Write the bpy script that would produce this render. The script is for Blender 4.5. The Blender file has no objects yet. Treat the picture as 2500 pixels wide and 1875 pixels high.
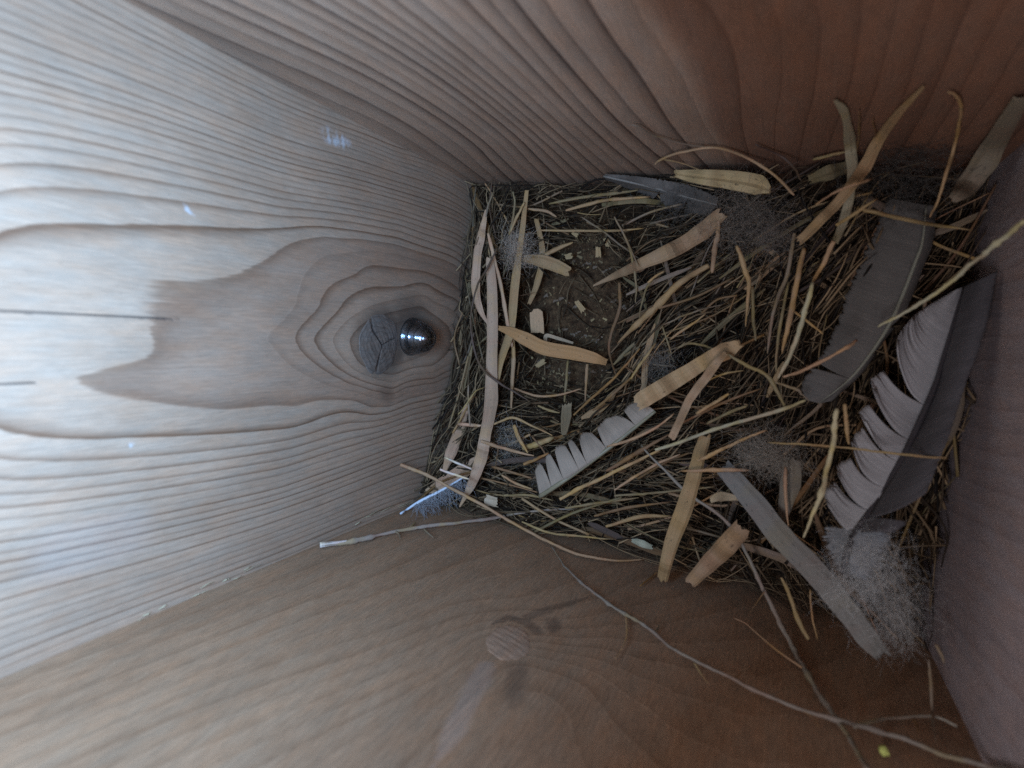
import bpy, math, random
import numpy as np
from mathutils import Matrix, Vector

random.seed(7)
rng = np.random.default_rng(7)
scene = bpy.context.scene
COL = scene.collection

# ------------------------------------------------------------------ camera, light, exposure
W, H, F = 2500.0, 1875.0, 1300.0          # photograph size and focal length in its pixels
VP = (1913.0, 848.0)                      # where the box's long axis vanishes
ROLL = -6.0
CAM_Z = 0.23                              # camera height above the box floor (metres)


def camera_axes():
    d = np.array([(VP[0] - W / 2) / F, -(VP[1] - H / 2) / F, -1.0])
    d /= np.linalg.norm(d)
    Z = -d
    X = np.array([1.0, 0, 0]); X -= X @ Z * Z; X /= np.linalg.norm(X)
    Y = np.cross(Z, X)
    r = math.radians(ROLL)
    return np.array([X * math.cos(r) + Y * math.sin(r), -X * math.sin(r) + Y * math.cos(r), Z])


R = camera_axes()                          # rows: world axes seen from the camera
CAM = np.array([0.0, 0.0, CAM_Z])
cd = bpy.data.cameras.new('camera')
cd.sensor_width = 36.0
cd.lens = F / W * 36.0
cd.clip_start = 0.002
cd.clip_end = 20.0
cd.dof.use_dof = True
cd.dof.focus_distance = 0.205
cd.dof.aperture_fstop = 11.0
cam = bpy.data.objects.new('camera', cd)
COL.objects.link(cam)
m = Matrix.Identity(4)
for i in range(3):
    for j in range(3):
        m[i][j] = R[i][j]
    m[i][3] = CAM[i]
cam.matrix_world = m
scene.camera = cam

world = bpy.data.worlds.new('World')
scene.world = world
world.use_nodes = True
world.node_tree.nodes['Background'].inputs[0].default_value = (0.55, 0.72, 1.0, 1)
world.node_tree.nodes['Background'].inputs[1].default_value = 0.28


def area(name, loc, size, power, color, aim=(0, 0, -1)):
    ld = bpy.data.lights.new(name, 'AREA')
    ld.shape = 'RECTANGLE'
    ld.size, ld.size_y = size
    ld.energy = power
    ld.color = color
    o = bpy.data.objects.new(name, ld)
    COL.objects.link(o)
    o.location = loc
    o.rotation_euler = Vector(aim).to_track_quat('-Z', 'Y').to_euler()
    return o


# daylight falling in through the part of the open top that the camera does not cover
area('daylight', (-0.062, -0.008, 0.256), (0.055, 0.13), 0.87, (0.325, 0.60, 1.06), (-1.0, -0.05, -0.38))
area('daylight_gap', (-0.010, -0.064, 0.262), (0.05, 0.022), 0.26, (0.70, 0.78, 1.0), (1.0, 0.25, -0.75))

vs = scene.view_settings
vs.view_transform = 'Standard'
vs.look = 'None'
vs.exposure = 0.0
vs.gamma = 1.0
vs.use_curve_mapping = False
scene.cycles.use_denoising = False
scene.cycles.sample_clamp_indirect = 1.5
scene.cycles.max_bounces = 10
scene.cycles.diffuse_bounces = 8

# ------------------------------------------------------------------ box dimensions
XL, XR, YB, YT = -0.132, 0.0485, -0.0815, 0.0588
ZTOP = 0.250
TH = 0.016


def ray(p):
    return R @ np.array([(p[0] - W / 2) / F, -(p[1] - H / 2) / F, -1.0])


def wall_t(d, margin=0.0):
    t = 1e9
    if d[0] < 0: t = min(t, (XL + margin) / d[0])
    if d[0] > 0: t = min(t, (XR - margin) / d[0])
    if d[1] < 0: t = min(t, (YB + margin) / d[1])
    if d[1] > 0: t = min(t, (YT - margin) / d[1])
    return t


def at_z(p, z, margin=0.0015):
    d = ray(p)
    t = (z - CAM_Z) / d[2] if d[2] < -1e-4 else 1e9
    return CAM + d * min(t, wall_t(d, margin))


def on_wall(p, side):
    d = ray(p)
    t = {'L': XL / d[0], 'R': XR / d[0], 'B': YB / d[1], 'T': YT / d[1]}[side]
    return CAM + d * t


def sstep(a, b, x):
    t = np.clip((x - a) / (b - a), 0, 1)
    return t * t * (3 - 2 * t)


# the nest: a shallow ring of litter round a bare cup
_c = at_z((1405, 775), 0.008)
CUP = (_c[0], _c[1])
_cx = abs(at_z((1535, 775), 0.008)[0] - at_z((1275, 775), 0.008)[0]) / 2
_cy = abs(at_z((1405, 545), 0.008)[1] - at_z((1405, 985), 0.008)[1]) / 2


def cup_dist(x, y):
    return np.sqrt(((x - CUP[0]) / _cx) ** 2 + ((y - CUP[1]) / _cy) ** 2)


def nest_z(x, y):
    x = np.asarray(x, float); y = np.asarray(y, float)
    u = (x - XL) / (XR - XL); v = (y - YB) / (YT - YB)
    z = 0.020 + 0.014 * sstep(0.45, 1.0, u) + 0.014 * (1 - u) * (1 - sstep(0, 0.5, v)) + 0.006 * (1 - v)
    r = cup_dist(x, y)
    k = sstep(0.75, 1.5, r)
    z = z - 0.020 * sstep(0.82, 0.95, u) * sstep(0.45, 0.75, v)
    z = 0.004 + (z - 0.004) * k
    z = z + k * (0.003 * np.sin(x * 210 + 1.3) * np.sin(y * 170) + 0.0016 * np.sin(x * 520 + y * 330))
    return z


VOIDS = [(at_z((px, py), 0.03), r) for px, py, r in ((1690, 860, .0085), (2010, 860, .008), (1985, 720, .007), (1905, 1285, .009), (1590, 1085, .005), (1790, 1015, .006), (2060, 480, .006), (1500, 500, .004), (1880, 470, .006), (1700, 1290, .006), (1240, 690, .004))]


def in_void(x, y):
    return max((math.exp(-((x - c[0]) ** 2 + (y - c[1]) ** 2) / (r * r)) for c, r in VOIDS), default=0)


FLOW = [(at_z((px, py), 0.03), a) for px, py, a in ((1940, 760, 74), (1990, 640, 62), (1870, 900, 78), (1400, 510, 4), (1560, 500, 10), (1720, 480, -8), (1230, 650, 84), (1210, 850, 88),
        (1150, 1040, 68), (1080, 1160, 40), (1300, 1060, 12), (1300, 1220, -4), (1450, 1140, 30), (1600, 1090, 26), (1750, 1080, 24), (1550, 1230, 8), (1700, 1250, 0), (1640, 720, 40),
        (1700, 830, 36), (1560, 860, 48), (1480, 960, 45), (1480, 620, -35), (1880, 560, 40), (2000, 480, 55), (2080, 420, 70), (1880, 1200, 70), (1960, 1350, -50), (2060, 1000, 80), (2150, 600, 60), (1600, 600, 30), (1330, 980, -8))]


def flow(x, y):
    d = [((x - c[0]) ** 2 + (y - c[1]) ** 2, a) for c, a in FLOW]
    a = math.radians(min(d)[1])
    return a + (random.gauss(0, 0.2) if random.random() < .72 else random.gauss(0, 0.9))


def on_nest(p, h, margin=0.0015):
    d = ray(p)
    t = 0.19 / max(1e-4, -d[2])
    for _ in range(12):
        q = CAM + d * t
        z = float(nest_z(min(max(q[0], XL), XR), min(max(q[1], YB), YT))) + h
        t = 0.5 * t + 0.5 * (z - CAM_Z) / d[2] if d[2] < -1e-4 else t
    return CAM + d * min(t, wall_t(d, margin))


# ------------------------------------------------------------------ mesh helpers
def link(name, verts, faces, mat, parent=None, uv=None, attrs=None, smooth=True, loc=None):
    me = bpy.data.meshes.new(name)
    v = np.asarray(verts, float)
    if loc is not None:
        v = v - np.asarray(loc)
    me.from_pydata(v.tolist(), [], faces)
    if uv is not None:
        lay = me.uv_layers.new(name='UVMap')
        idx = np.empty(len(me.loops), dtype=np.int32)
        me.loops.foreach_get('vertex_index', idx)
        lay.data.foreach_set('uv', np.asarray(uv, np.float32)[idx].ravel())
    if attrs:
        for k, a in attrs.items():
            a = np.asarray(a, np.float32)
            if a.ndim == 1:
                at = me.attributes.new(k, 'FLOAT', 'POINT')
                at.data.foreach_set('value', a)
            else:
                at = me.attributes.new(k, 'FLOAT_COLOR', 'POINT')
                at.data.foreach_set('color', np.concatenate([a, np.ones((len(a), 1), np.float32)], 1).ravel())
    if smooth:
        me.polygons.foreach_set('use_smooth', [True] * len(me.polygons))
    me.materials.append(mat)
    o = bpy.data.objects.new(name, me)
    COL.objects.link(o)
    if loc is not None:
        o.location = loc
    if parent is not None:
        o.parent = parent
    return o


def tag(o, label=None, cat=None, group=None, kind=None):
    if label: o['label'] = label
    if cat: o['category'] = cat
    if group: o['group'] = group
    if kind: o['kind'] = kind
    return o


def empty(name, loc):
    o = bpy.data.objects.new(name, None)
    o.empty_display_size = 0.01
    o.location = loc
    COL.objects.link(o)
    return o


def catmull(P, n=6):
    P = np.asarray(P, float)
    if len(P) == 2:
        t = np.linspace(0, 1, n + 1)[:, None]
        return P[0] * (1 - t) + P[1] * t
    Q = np.vstack([2 * P[0] - P[1], P, 2 * P[-1] - P[-2]])
    out = []
    for i in range(1, len(Q) - 2):
        a, b, c, d = Q[i - 1], Q[i], Q[i + 1], Q[i + 2]
        for k in range(n):
            t = k / n
            out.append(0.5 * (2 * b + (c - a) * t + (2 * a - 5 * b + 4 * c - d) * t * t + (3 * b - a - 3 * c + d) * t ** 3))
    out.append(P[-1])
    return np.array(out)


def frames(P):
    T = np.gradient(P, axis=0)
    T /= np.linalg.norm(T, axis=1)[:, None] + 1e-12
    return T


def tube_geo(P, r, sides=6, knob=None):
    P = np.asarray(P); T = frames(P)
    up = np.array([0, 0, 1.0])
    A = np.cross(T, up); nrm = np.linalg.norm(A, axis=1)
    A[nrm < 1e-3] = (1, 0, 0)
    A /= np.linalg.norm(A, axis=1)[:, None]
    B = np.cross(A, T)
    n = len(P)
    ang = np.arange(sides) * 2 * math.pi / sides
    r = np.broadcast_to(r, (n,))
    V = (P[:, None, :] + r[:, None, None] * (np.cos(ang)[None, :, None] * A[:, None, :] + np.sin(ang)[None, :, None] * B[:, None, :])).reshape(-1, 3)
    L = np.concatenate([[0], np.cumsum(np.linalg.norm(np.diff(P, axis=0), axis=1))]) * 100
    uv = np.stack([np.repeat(L, sides), np.tile(np.abs(np.sin(ang / 2)), n)], 1)
    faces = []
    for i in range(n - 1):
        for k in range(sides):
            k2 = (k + 1) % sides
            faces.append((i * sides + k, i * sides + k2, (i + 1) * sides + k2, (i + 1) * sides + k))
    faces.append(tuple(range(sides))[::-1])
    faces.append(tuple((n - 1) * sides + k for k in range(sides)))
    return V, faces, uv


def ribbon_geo(P, w, thick=0.0004, arch=0.12, twist=0.0, ragged=0.0):
    """a flat blade: width w at each point, facing the open top, closed with a real thickness"""
    P = np.asarray(P); T = frames(P); n = len(P)
    view = CAM - P
    view /= np.linalg.norm(view, axis=1)[:, None]
    N = 0.6 * view + 0.4 * np.array([0, 0, 1.0])
    S = np.cross(T, N); S /= np.linalg.norm(S, axis=1)[:, None] + 1e-12
    N = np.cross(S, T)
    tw = np.linspace(-twist, twist, n)[:, None]
    S, N = S * np.cos(tw) + N * np.sin(tw), N * np.cos(tw) - S * np.sin(tw)
    K = 7
    a = np.linspace(-0.5, 0.5, K)
    w = np.broadcast_to(w, (n,)).copy()
    sm = lambda: np.convolve(np.pad(rng.normal(size=n), 3, mode='edge'), np.hanning(9)[1:-1] / 2.2, mode='valid')
    wl = w * (1 + ragged * sm()); wr = w * (1 + ragged * sm())
    ww = np.where(a[None, :] < 0, wl[:, None], wr[:, None])
    ridge = 0.03 * rng.normal(size=K)
    hgt = (arch * (1 - 4 * a ** 2) + ridge)[None, :] * w[:, None]
    top = P[:, None, :] + S[:, None, :] * (a[None, :] * ww)[:, :, None] + N[:, None, :] * (hgt + thick / 2)[:, :, None]
    for e, sg in ((0, -1), (n - 1, 1)):
        j = rng.uniform(-1, 1, K) * 0.22 * w[e] + (0.12 * w[e] * rng.uniform(-1, 1)) * np.linspace(-1, 1, K)
        top[e] += sg * T[e] * j[:, None]
    bot = top - N[:, None, :] * thick
    V = np.concatenate([top.reshape(-1, 3), bot.reshape(-1, 3)])
    L = np.concatenate([[0], np.cumsum(np.linalg.norm(np.diff(P, axis=0), axis=1))]) * 100
    uv1 = np.stack([np.repeat(L, K), np.tile(a + 0.5, n)], 1)
    uv = np.concatenate([uv1, uv1])
    off = n * K
    F_ = []
    for i in range(n - 1):
        for k in range(K - 1):
            q = (i * K + k, i * K + k + 1, (i + 1) * K + k + 1, (i + 1) * K + k)
            F_.append(q[::-1]); F_.append(tuple(x + off for x in q))
        for k in (0, K - 1):
            q = (i * K + k, (i + 1) * K + k, (i + 1) * K + k + off, i * K + k + off)
            F_.append(q if k else q[::-1])
    for i in (0, n - 1):
        for k in range(K - 1):
            q = (i * K + k, i * K + k + 1, i * K + k + 1 + off, i * K + k + off)
            F_.append(q if i == 0 else q[::-1])
    return V, F_, uv


# ------------------------------------------------------------------ materials
class NT:
    def __init__(self, name):
        self.m = bpy.data.materials.new(name)
        self.m.use_nodes = True
        self.t = self.m.node_tree
        self.t.nodes.clear()
        self.out = self.t.nodes.new('ShaderNodeOutputMaterial')

    def n(self, typ, **kw):
        nd = self.t.nodes.new(typ)
        for k, v in kw.items():
            if k.startswith('i_'):
                nd.inputs[int(k[2:])].default_value = v
            else:
                setattr(nd, k, v)
        return nd

    def l(self, a, b):
        self.t.links.new(a, b)

    def math(self, op, a, b=None, clamp=False):
        nd = self.n('ShaderNodeMath', operation=op, use_clamp=clamp)
        for i, x in enumerate((a, b)):
            if x is None: continue
            if isinstance(x, (int, float)): nd.inputs[i].default_value = x
            else: self.l(x, nd.inputs[i])
        return nd.outputs[0]

    def mix(self, fac, a, b, blend='MIX'):
        nd = self.n('ShaderNodeMix', data_type='RGBA', blend_type=blend)
        for s, x in ((nd.inputs[0], fac), (nd.inputs[6], a), (nd.inputs[7], b)):
            if isinstance(x, (int, float)): s.default_value = x
            elif isinstance(x, tuple): s.default_value = (*x, 1)
            else: self.l(x, s)
        return nd.outputs[2]

    def ramp(self, fac, stops, interp='LINEAR'):
        nd = self.n('ShaderNodeValToRGB')
        cr = nd.color_ramp
        cr.interpolation = interp
        while len(cr.elements) < len(stops): cr.elements.new(0.5)
        for e, (p, c) in zip(cr.elements, stops):
            e.position = p
            e.color = (*c, 1) if isinstance(c, tuple) else (c, c, c, 1)
        self.l(fac, nd.inputs[0])
        return nd.outputs[0]

    def noise(self, vec, scale, detail=3.0, rough=0.55, dist=0.0):
        nd = self.n('ShaderNodeTexNoise')
        nd.inputs['Scale'].default_value = scale
        nd.inputs['Detail'].default_value = detail
        nd.inputs['Roughness'].default_value = rough
        nd.inputs['Distortion'].default_value = dist
        self.l(vec, nd.inputs['Vector'])
        return nd.outputs['Fac']

    def scaled(self, vec, s):
        nd = self.n('ShaderNodeMapping')
        nd.inputs['Scale'].default_value = s
        self.l(vec, nd.inputs['Vector'])
        return nd.outputs[0]

    def bsdf(self, color, rough=0.6, spec=0.3, normal=None, **kw):
        b = self.n('ShaderNodeBsdfPrincipled')
        if isinstance(color, tuple): b.inputs['Base Color'].default_value = (*color, 1)
        else: self.l(color, b.inputs['Base Color'])
        if isinstance(rough, float): b.inputs['Roughness'].default_value = rough
        else: self.l(rough, b.inputs['Roughness'])
        b.inputs['Specular IOR Level'].default_value = spec
        for k, v in kw.items():
            b.inputs[k].default_value = v
        if normal is not None: self.l(normal, b.inputs['Normal'])
        return b


def wood(name, early, late, sharp=0.55, contrast=1.0, fibre=0.5, bump=0.4, ridge=1.0, dash=0.15):
    t = NT(name)
    uv = t.n('ShaderNodeUVMap').outputs[0]
    ring = t.n('ShaderNodeAttribute', attribute_name='ring').outputs['Fac']
    mk = t.n('ShaderNodeSeparateColor')
    t.l(t.n('ShaderNodeAttribute', attribute_name='mark').outputs['Color'], mk.inputs[0])
    knot, bleach, dark = mk.outputs[0], mk.outputs[1], mk.outputs[2]
    wob = t.noise(t.scaled(uv, (0.05, 0.8, 1)), 1.0, 1)
    wob2 = t.noise(t.scaled(uv, (0.10, 9.0, 1)), 1.0, 2)
    ph = t.math('ADD', ring, t.math('ADD', t.math('MULTIPLY', t.math('SUBTRACT', wob, 0.5), 0.5), t.math('MULTIPLY', t.math('SUBTRACT', wob2, 0.5), 0.12)))
    fr = t.math('FRACT', ph)
    band = t.ramp(fr, [(0.0, 0.0), (sharp, 0.08), (0.82, 0.62), (0.92, 1.0), (0.97, 0.9), (1.0, 0.05)], 'LINEAR')
    # rings differ from one another
    cell = t.n('ShaderNodeTexWhiteNoise', noise_dimensions='1D')
    t.l(t.math('FLOOR', ph), cell.inputs['W'])
    hrt = t.n('ShaderNodeAttribute', attribute_name='heart').outputs['Fac']
    amt = t.math('MULTIPLY', t.math('MULTIPLY', band, t.math('SUBTRACT', 1.0, t.math('MULTIPLY', hrt, 0.55))), t.math('ADD', 0.25, t.math('MULTIPLY', cell.outputs['Value'], 0.75)))
    fib = t.noise(t.scaled(uv, (0.35, 30.0, 1)), 1.0, 5, 0.7)
    fib2 = t.noise(t.scaled(uv, (3.0, 60.0, 1)), 1.0, 4, 0.75)
    blot = t.noise(t.scaled(uv, (0.35, 0.8, 1)), 1.0, 4, 0.6)
    col = t.mix(t.math('MULTIPLY', amt, contrast, True), early, late)
    tone = t.math('ADD', 1 - 0.5 * fibre, t.math('MULTIPLY', fib, fibre))
    tone = t.math('MULTIPLY', tone, t.math('ADD', 0.72, t.math('MULTIPLY', blot, 0.55)))
    tone = t.math('MULTIPLY', tone, t.math('ADD', 0.70, t.math('MULTIPLY', fib2, 0.60)))
    ds = t.ramp(t.noise(t.scaled(uv, (2.2, 15.0, 1)), 1.0, 4, 0.6), [(0.36, 0.0), (0.5, 0.5), (0.64, 1.0)])
    tone = t.math('MULTIPLY', tone, t.math('ADD', 1 - dash / 2, t.math('MULTIPLY', ds, dash)))
    cc = t.n('ShaderNodeCombineColor')
    for i in range(3): t.l(tone, cc.inputs[i])
    col = t.mix(1.0, col, cc.outputs[0], 'MULTIPLY')
    warm = t.ramp(t.noise(t.scaled(uv, (0.5, 1.6, 1)), 1.7, 3), [(0.35, 0.0), (0.7, 1.0)])
    col = t.mix(t.math('MULTIPLY', warm, 0.35), col, t.mix(1.0, col, (1.25, 0.92, 0.68), 'MULTIPLY'))
    kn = t.ramp(t.noise(t.scaled(uv, (2.2, 2.2, 1)), 1.3, 5, 0.65), [(0.3, (0.10, 0.075, 0.06)), (0.5, (0.27, 0.225, 0.20)), (0.7, (0.36, 0.32, 0.30))])
    col = t.mix(knot, col, kn)
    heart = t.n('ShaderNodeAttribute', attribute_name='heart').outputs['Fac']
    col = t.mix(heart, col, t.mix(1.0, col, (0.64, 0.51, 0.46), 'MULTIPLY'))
    col = t.mix(bleach, col, (0.62, 0.60, 0.58))
    col = t.mix(dark, col, (0.035, 0.025, 0.02))
    speck = t.ramp(t.noise(t.scaled(uv, (9, 9, 1)), 2.0, 2, 0.5), [(0.22, 0.55), (0.30, 1.0)])
    col = t.mix(1.0, col, speck, 'MULTIPLY')
    h = t.math('SUBTRACT', t.math('ADD', t.math('MULTIPLY', fib, 0.35), t.math('MULTIPLY', fib2, 0.35)), t.math('MULTIPLY', t.math('MULTIPLY', band, ridge), -0.5))
    h = t.math('SUBTRACT', h, t.math('MULTIPLY', dark, 1.0))
    bp = t.n('ShaderNodeBump')
    bp.inputs['Strength'].default_value = bump
    bp.inputs['Distance'].default_value = 0.0006
    t.l(h, bp.inputs['Height'])
    b = t.bsdf(col, 0.62, 0.28, bp.outputs[0])
    t.l(b.outputs[0], t.out.inputs[0])
    return t.m


def plant_mat(name, segs=0.6, streak=0.5, rough=0.65, transl=0.0):
    """dry stems and blades; the object's own colour is its base tint"""
    t = NT(name)
    uv = t.n('ShaderNodeUVMap').outputs[0]
    oi = t.n('ShaderNodeObjectInfo')
    off = t.n('ShaderNodeVectorMath', operation='ADD')
    rv = t.n('ShaderNodeCombineXYZ')
    t.l(t.math('MULTIPLY', oi.outputs['Random'], 60.0), rv.inputs[0])
    t.l(t.math('MULTIPLY', oi.outputs['Random'], 17.0), rv.inputs[1])
    t.l(uv, off.inputs[0]); t.l(rv.outputs[0], off.inputs[1])
    v = off.outputs[0]
    seg = t.noise(t.scaled(v, (0.9, 0.3, 1)), 1.0, 2)
    col = oi.outputs['Color']
    yel = t.mix(1.0, col, (1.12, 0.98, 0.50), 'MULTIPLY')
    pnk = t.mix(1.0, col, (1.05, 0.80, 0.74), 'MULTIPLY')
    col = t.mix(t.math('MULTIPLY', t.ramp(seg, [(0.52, 0.0), (0.62, 1.0)]), segs), col, yel)
    col = t.mix(t.math('MULTIPLY', t.ramp(seg, [(0.38, 1.0), (0.46, 0.0)]), segs), col, pnk)
    st = t.noise(t.scaled(v, (0.8, 9.0, 1)), 1.0, 4, 0.65)
    sp = t.ramp(t.noise(t.scaled(v, (5.0, 7.0, 1)), 1.0, 2), [(0.26, 0.35), (0.36, 1.0)])
    tone = t.math('ADD', 1 - 0.55 * streak, t.math('MULTIPLY', st, streak))
    cc = t.n('ShaderNodeCombineColor')
    for i in range(3): t.l(tone, cc.inputs[i])
    col = t.mix(1.0, col, cc.outputs[0], 'MULTIPLY')
    col = t.mix(1.0, col, sp, 'MULTIPLY')
    bp = t.n('ShaderNodeBump')
    bp.inputs['Strength'].default_value = 0.35
    bp.inputs['Distance'].default_value = 0.0003
    t.l(st, bp.inputs['Height'])
    b = t.bsdf(col, rough, 0.25, bp.outputs[0])
    if transl > 0:
        tr = t.n('ShaderNodeBsdfTranslucent')
        t.l(col, tr.inputs[0])
        mx = t.n('ShaderNodeMixShader', i_0=transl)
        t.l(b.outputs[0], mx.inputs[1]); t.l(tr.outputs[0], mx.inputs[2])
        t.l(mx.outputs[0], t.out.inputs[0])
    else:
        t.l(b.outputs[0], t.out.inputs[0])
    return t.m


def feather_mat(name):
    t = NT(name)
    uv = t.n('ShaderNodeUVMap').outputs[0]
    oi = t.n('ShaderNodeObjectInfo')
    st = t.noise(t.scaled(uv, (26.0, 0.7, 1)), 1.0, 4, 0.75)
    bl = t.noise(t.scaled(uv, (3.0, 1.6, 1)), 1.0, 3)
    tone = t.math('MULTIPLY', t.math('ADD', 0.62, t.math('MULTIPLY', st, 0.75)), t.math('ADD', 0.70, t.math('MULTIPLY', bl, 0.6)))
    cc = t.n('ShaderNodeCombineColor')
    for i in range(3): t.l(tone, cc.inputs[i])
    col = t.mix(1.0, oi.outputs['Color'], cc.outputs[0], 'MULTIPLY')
    bp = t.n('ShaderNodeBump')
    bp.inputs['Strength'].default_value = 0.3
    bp.inputs['Distance'].default_value = 0.0003
    t.l(st, bp.inputs['Height'])
    b = t.bsdf(col, 0.7, 0.2, bp.outputs[0])
    tr = t.n('ShaderNodeBsdfTranslucent')
    t.l(col, tr.inputs[0])
    mx = t.n('ShaderNodeMixShader', i_0=0.25)
    t.l(b.outputs[0], mx.inputs[1]); t.l(tr.outputs[0], mx.inputs[2])
    t.l(mx.outputs[0], t.out.inputs[0])
    return t.m


def fibre_mat(name, lo, hi):
    t = NT(name)
    a = t.n('ShaderNodeAttribute', attribute_name='tint').outputs['Fac']
    mid = tuple((x + y) / 2 for x, y in zip(lo, hi))
    col = t.ramp(a, [(0.0, lo), (0.75, mid), (1.0, hi)])
    b = t.bsdf(col, 0.75, 0.15)
    t.l(b.outputs[0], t.out.inputs[0])
    return t.m


def litter_mat(name):
    t = NT(name)
    g = t.n('ShaderNodeTexCoord').outputs['Object']
    a = t.noise(t.scaled(g, (300, 300, 300)), 1.0, 5, 0.7)
    b_ = t.noise(t.scaled(g, (1500, 420, 700)), 1.0, 3, 0.7)
    v = t.math('MULTIPLY', a, t.math('ADD', 0.5, b_))
    col = t.ramp(v, [(0.25, (0.018, 0.010, 0.006)), (0.5, (0.10, 0.053, 0.026)), (0.75, (0.22, 0.125, 0.058))])
    bp = t.n('ShaderNodeBump')
    bp.inputs['Strength'].default_value = 1.0
    bp.inputs['Distance'].default_value = 0.002
    t.l(v, bp.inputs['Height'])
    b = t.bsdf(col, 0.9, 0.1, bp.outputs[0])
    t.l(b.outputs[0], t.out.inputs[0])
    return t.m


def steel_mat(name):
    t = NT(name)
    g = t.n('ShaderNodeTexCoord').outputs['Object']
    n_ = t.noise(g, 900.0, 3)
    r_ = t.math('ADD', 0.08, t.math('MULTIPLY', n_, 0.15))
    b = t.bsdf((0.35, 0.36, 0.38), r_, 0.5, None, Metallic=1.0)
    t.l(b.outputs[0], t.out.inputs[0])
    return t.m


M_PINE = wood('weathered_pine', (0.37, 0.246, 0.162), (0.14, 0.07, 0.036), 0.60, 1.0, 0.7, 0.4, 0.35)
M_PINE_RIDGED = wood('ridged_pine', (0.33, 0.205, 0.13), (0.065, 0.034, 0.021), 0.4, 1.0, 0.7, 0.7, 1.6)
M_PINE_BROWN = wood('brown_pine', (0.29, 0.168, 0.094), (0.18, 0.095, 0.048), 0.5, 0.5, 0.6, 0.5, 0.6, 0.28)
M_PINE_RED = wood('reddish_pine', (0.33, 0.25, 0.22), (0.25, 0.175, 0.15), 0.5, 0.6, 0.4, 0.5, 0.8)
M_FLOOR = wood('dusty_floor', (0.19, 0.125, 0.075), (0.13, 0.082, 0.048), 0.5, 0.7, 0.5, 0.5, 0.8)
M_STEM = plant_mat('dry_stem', 0.5, 0.6)
M_BLADE = plant_mat('dry_blade', 0.25, 0.45, 0.7, 0.12)
M_CHIP = plant_mat('wood_shaving', 0.1, 0.4, 0.7)
M_FEATHER = feather_mat('feather_vane')
M_QUILL = plant_mat('feather_shaft', 0.0, 0.3, 0.4)
M_LITTER = litter_mat('nest_litter')
M_STEEL = steel_mat('bright_steel')

# ------------------------------------------------------------------ the nest box
def tps(pts, val, smooth=0.02):
    pts = np.asarray(pts, float); val = np.asarray(val, float); n = len(pts)
    d2 = ((pts[:, None] - pts[None]) ** 2).sum(-1)
    K = 0.5 * d2 * np.log(d2 + 1e-9)
    K += np.diag(np.broadcast_to(smooth, (n,)))
    Pm = np.hstack([np.ones((n, 1)), pts])
    A = np.block([[K, Pm], [Pm.T, np.zeros((3, 3))]])
    sol = np.linalg.solve(A, np.concatenate([val, np.zeros(3)]))
    w, a = sol[:n], sol[n:]

    def f(q):
        out = np.empty(len(q))
        for i in range(0, len(q), 20000):
            s = q[i:i + 20000]
            d = ((s[:, None] - pts[None]) ** 2).sum(-1)
            out[i:i + 20000] = (0.5 * d * np.log(d + 1e-9)) @ w + a[0] + s @ a[1:]
        return out
    return f


def wall_uv(p3, side):
    """board coordinates in centimetres: along the board (down the box), across the board"""
    return np.array([(0.25 - p3[2]) * 100, (p3[1] if side in 'LR' else p3[0]) * 100])


def ring_field(lines, side, smooth=0.6):
    pts, val, wt = [], [], []
    for lev, poly in lines:
        for q in catmull(np.array(poly, float), 2):
            pts.append(wall_uv(on_wall(q, side), side)); val.append(lev)
            wt.append(0.3 if side == 'L' and lev < 6.6 else smooth)
    return tps(pts, val, np.array(wt))


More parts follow.
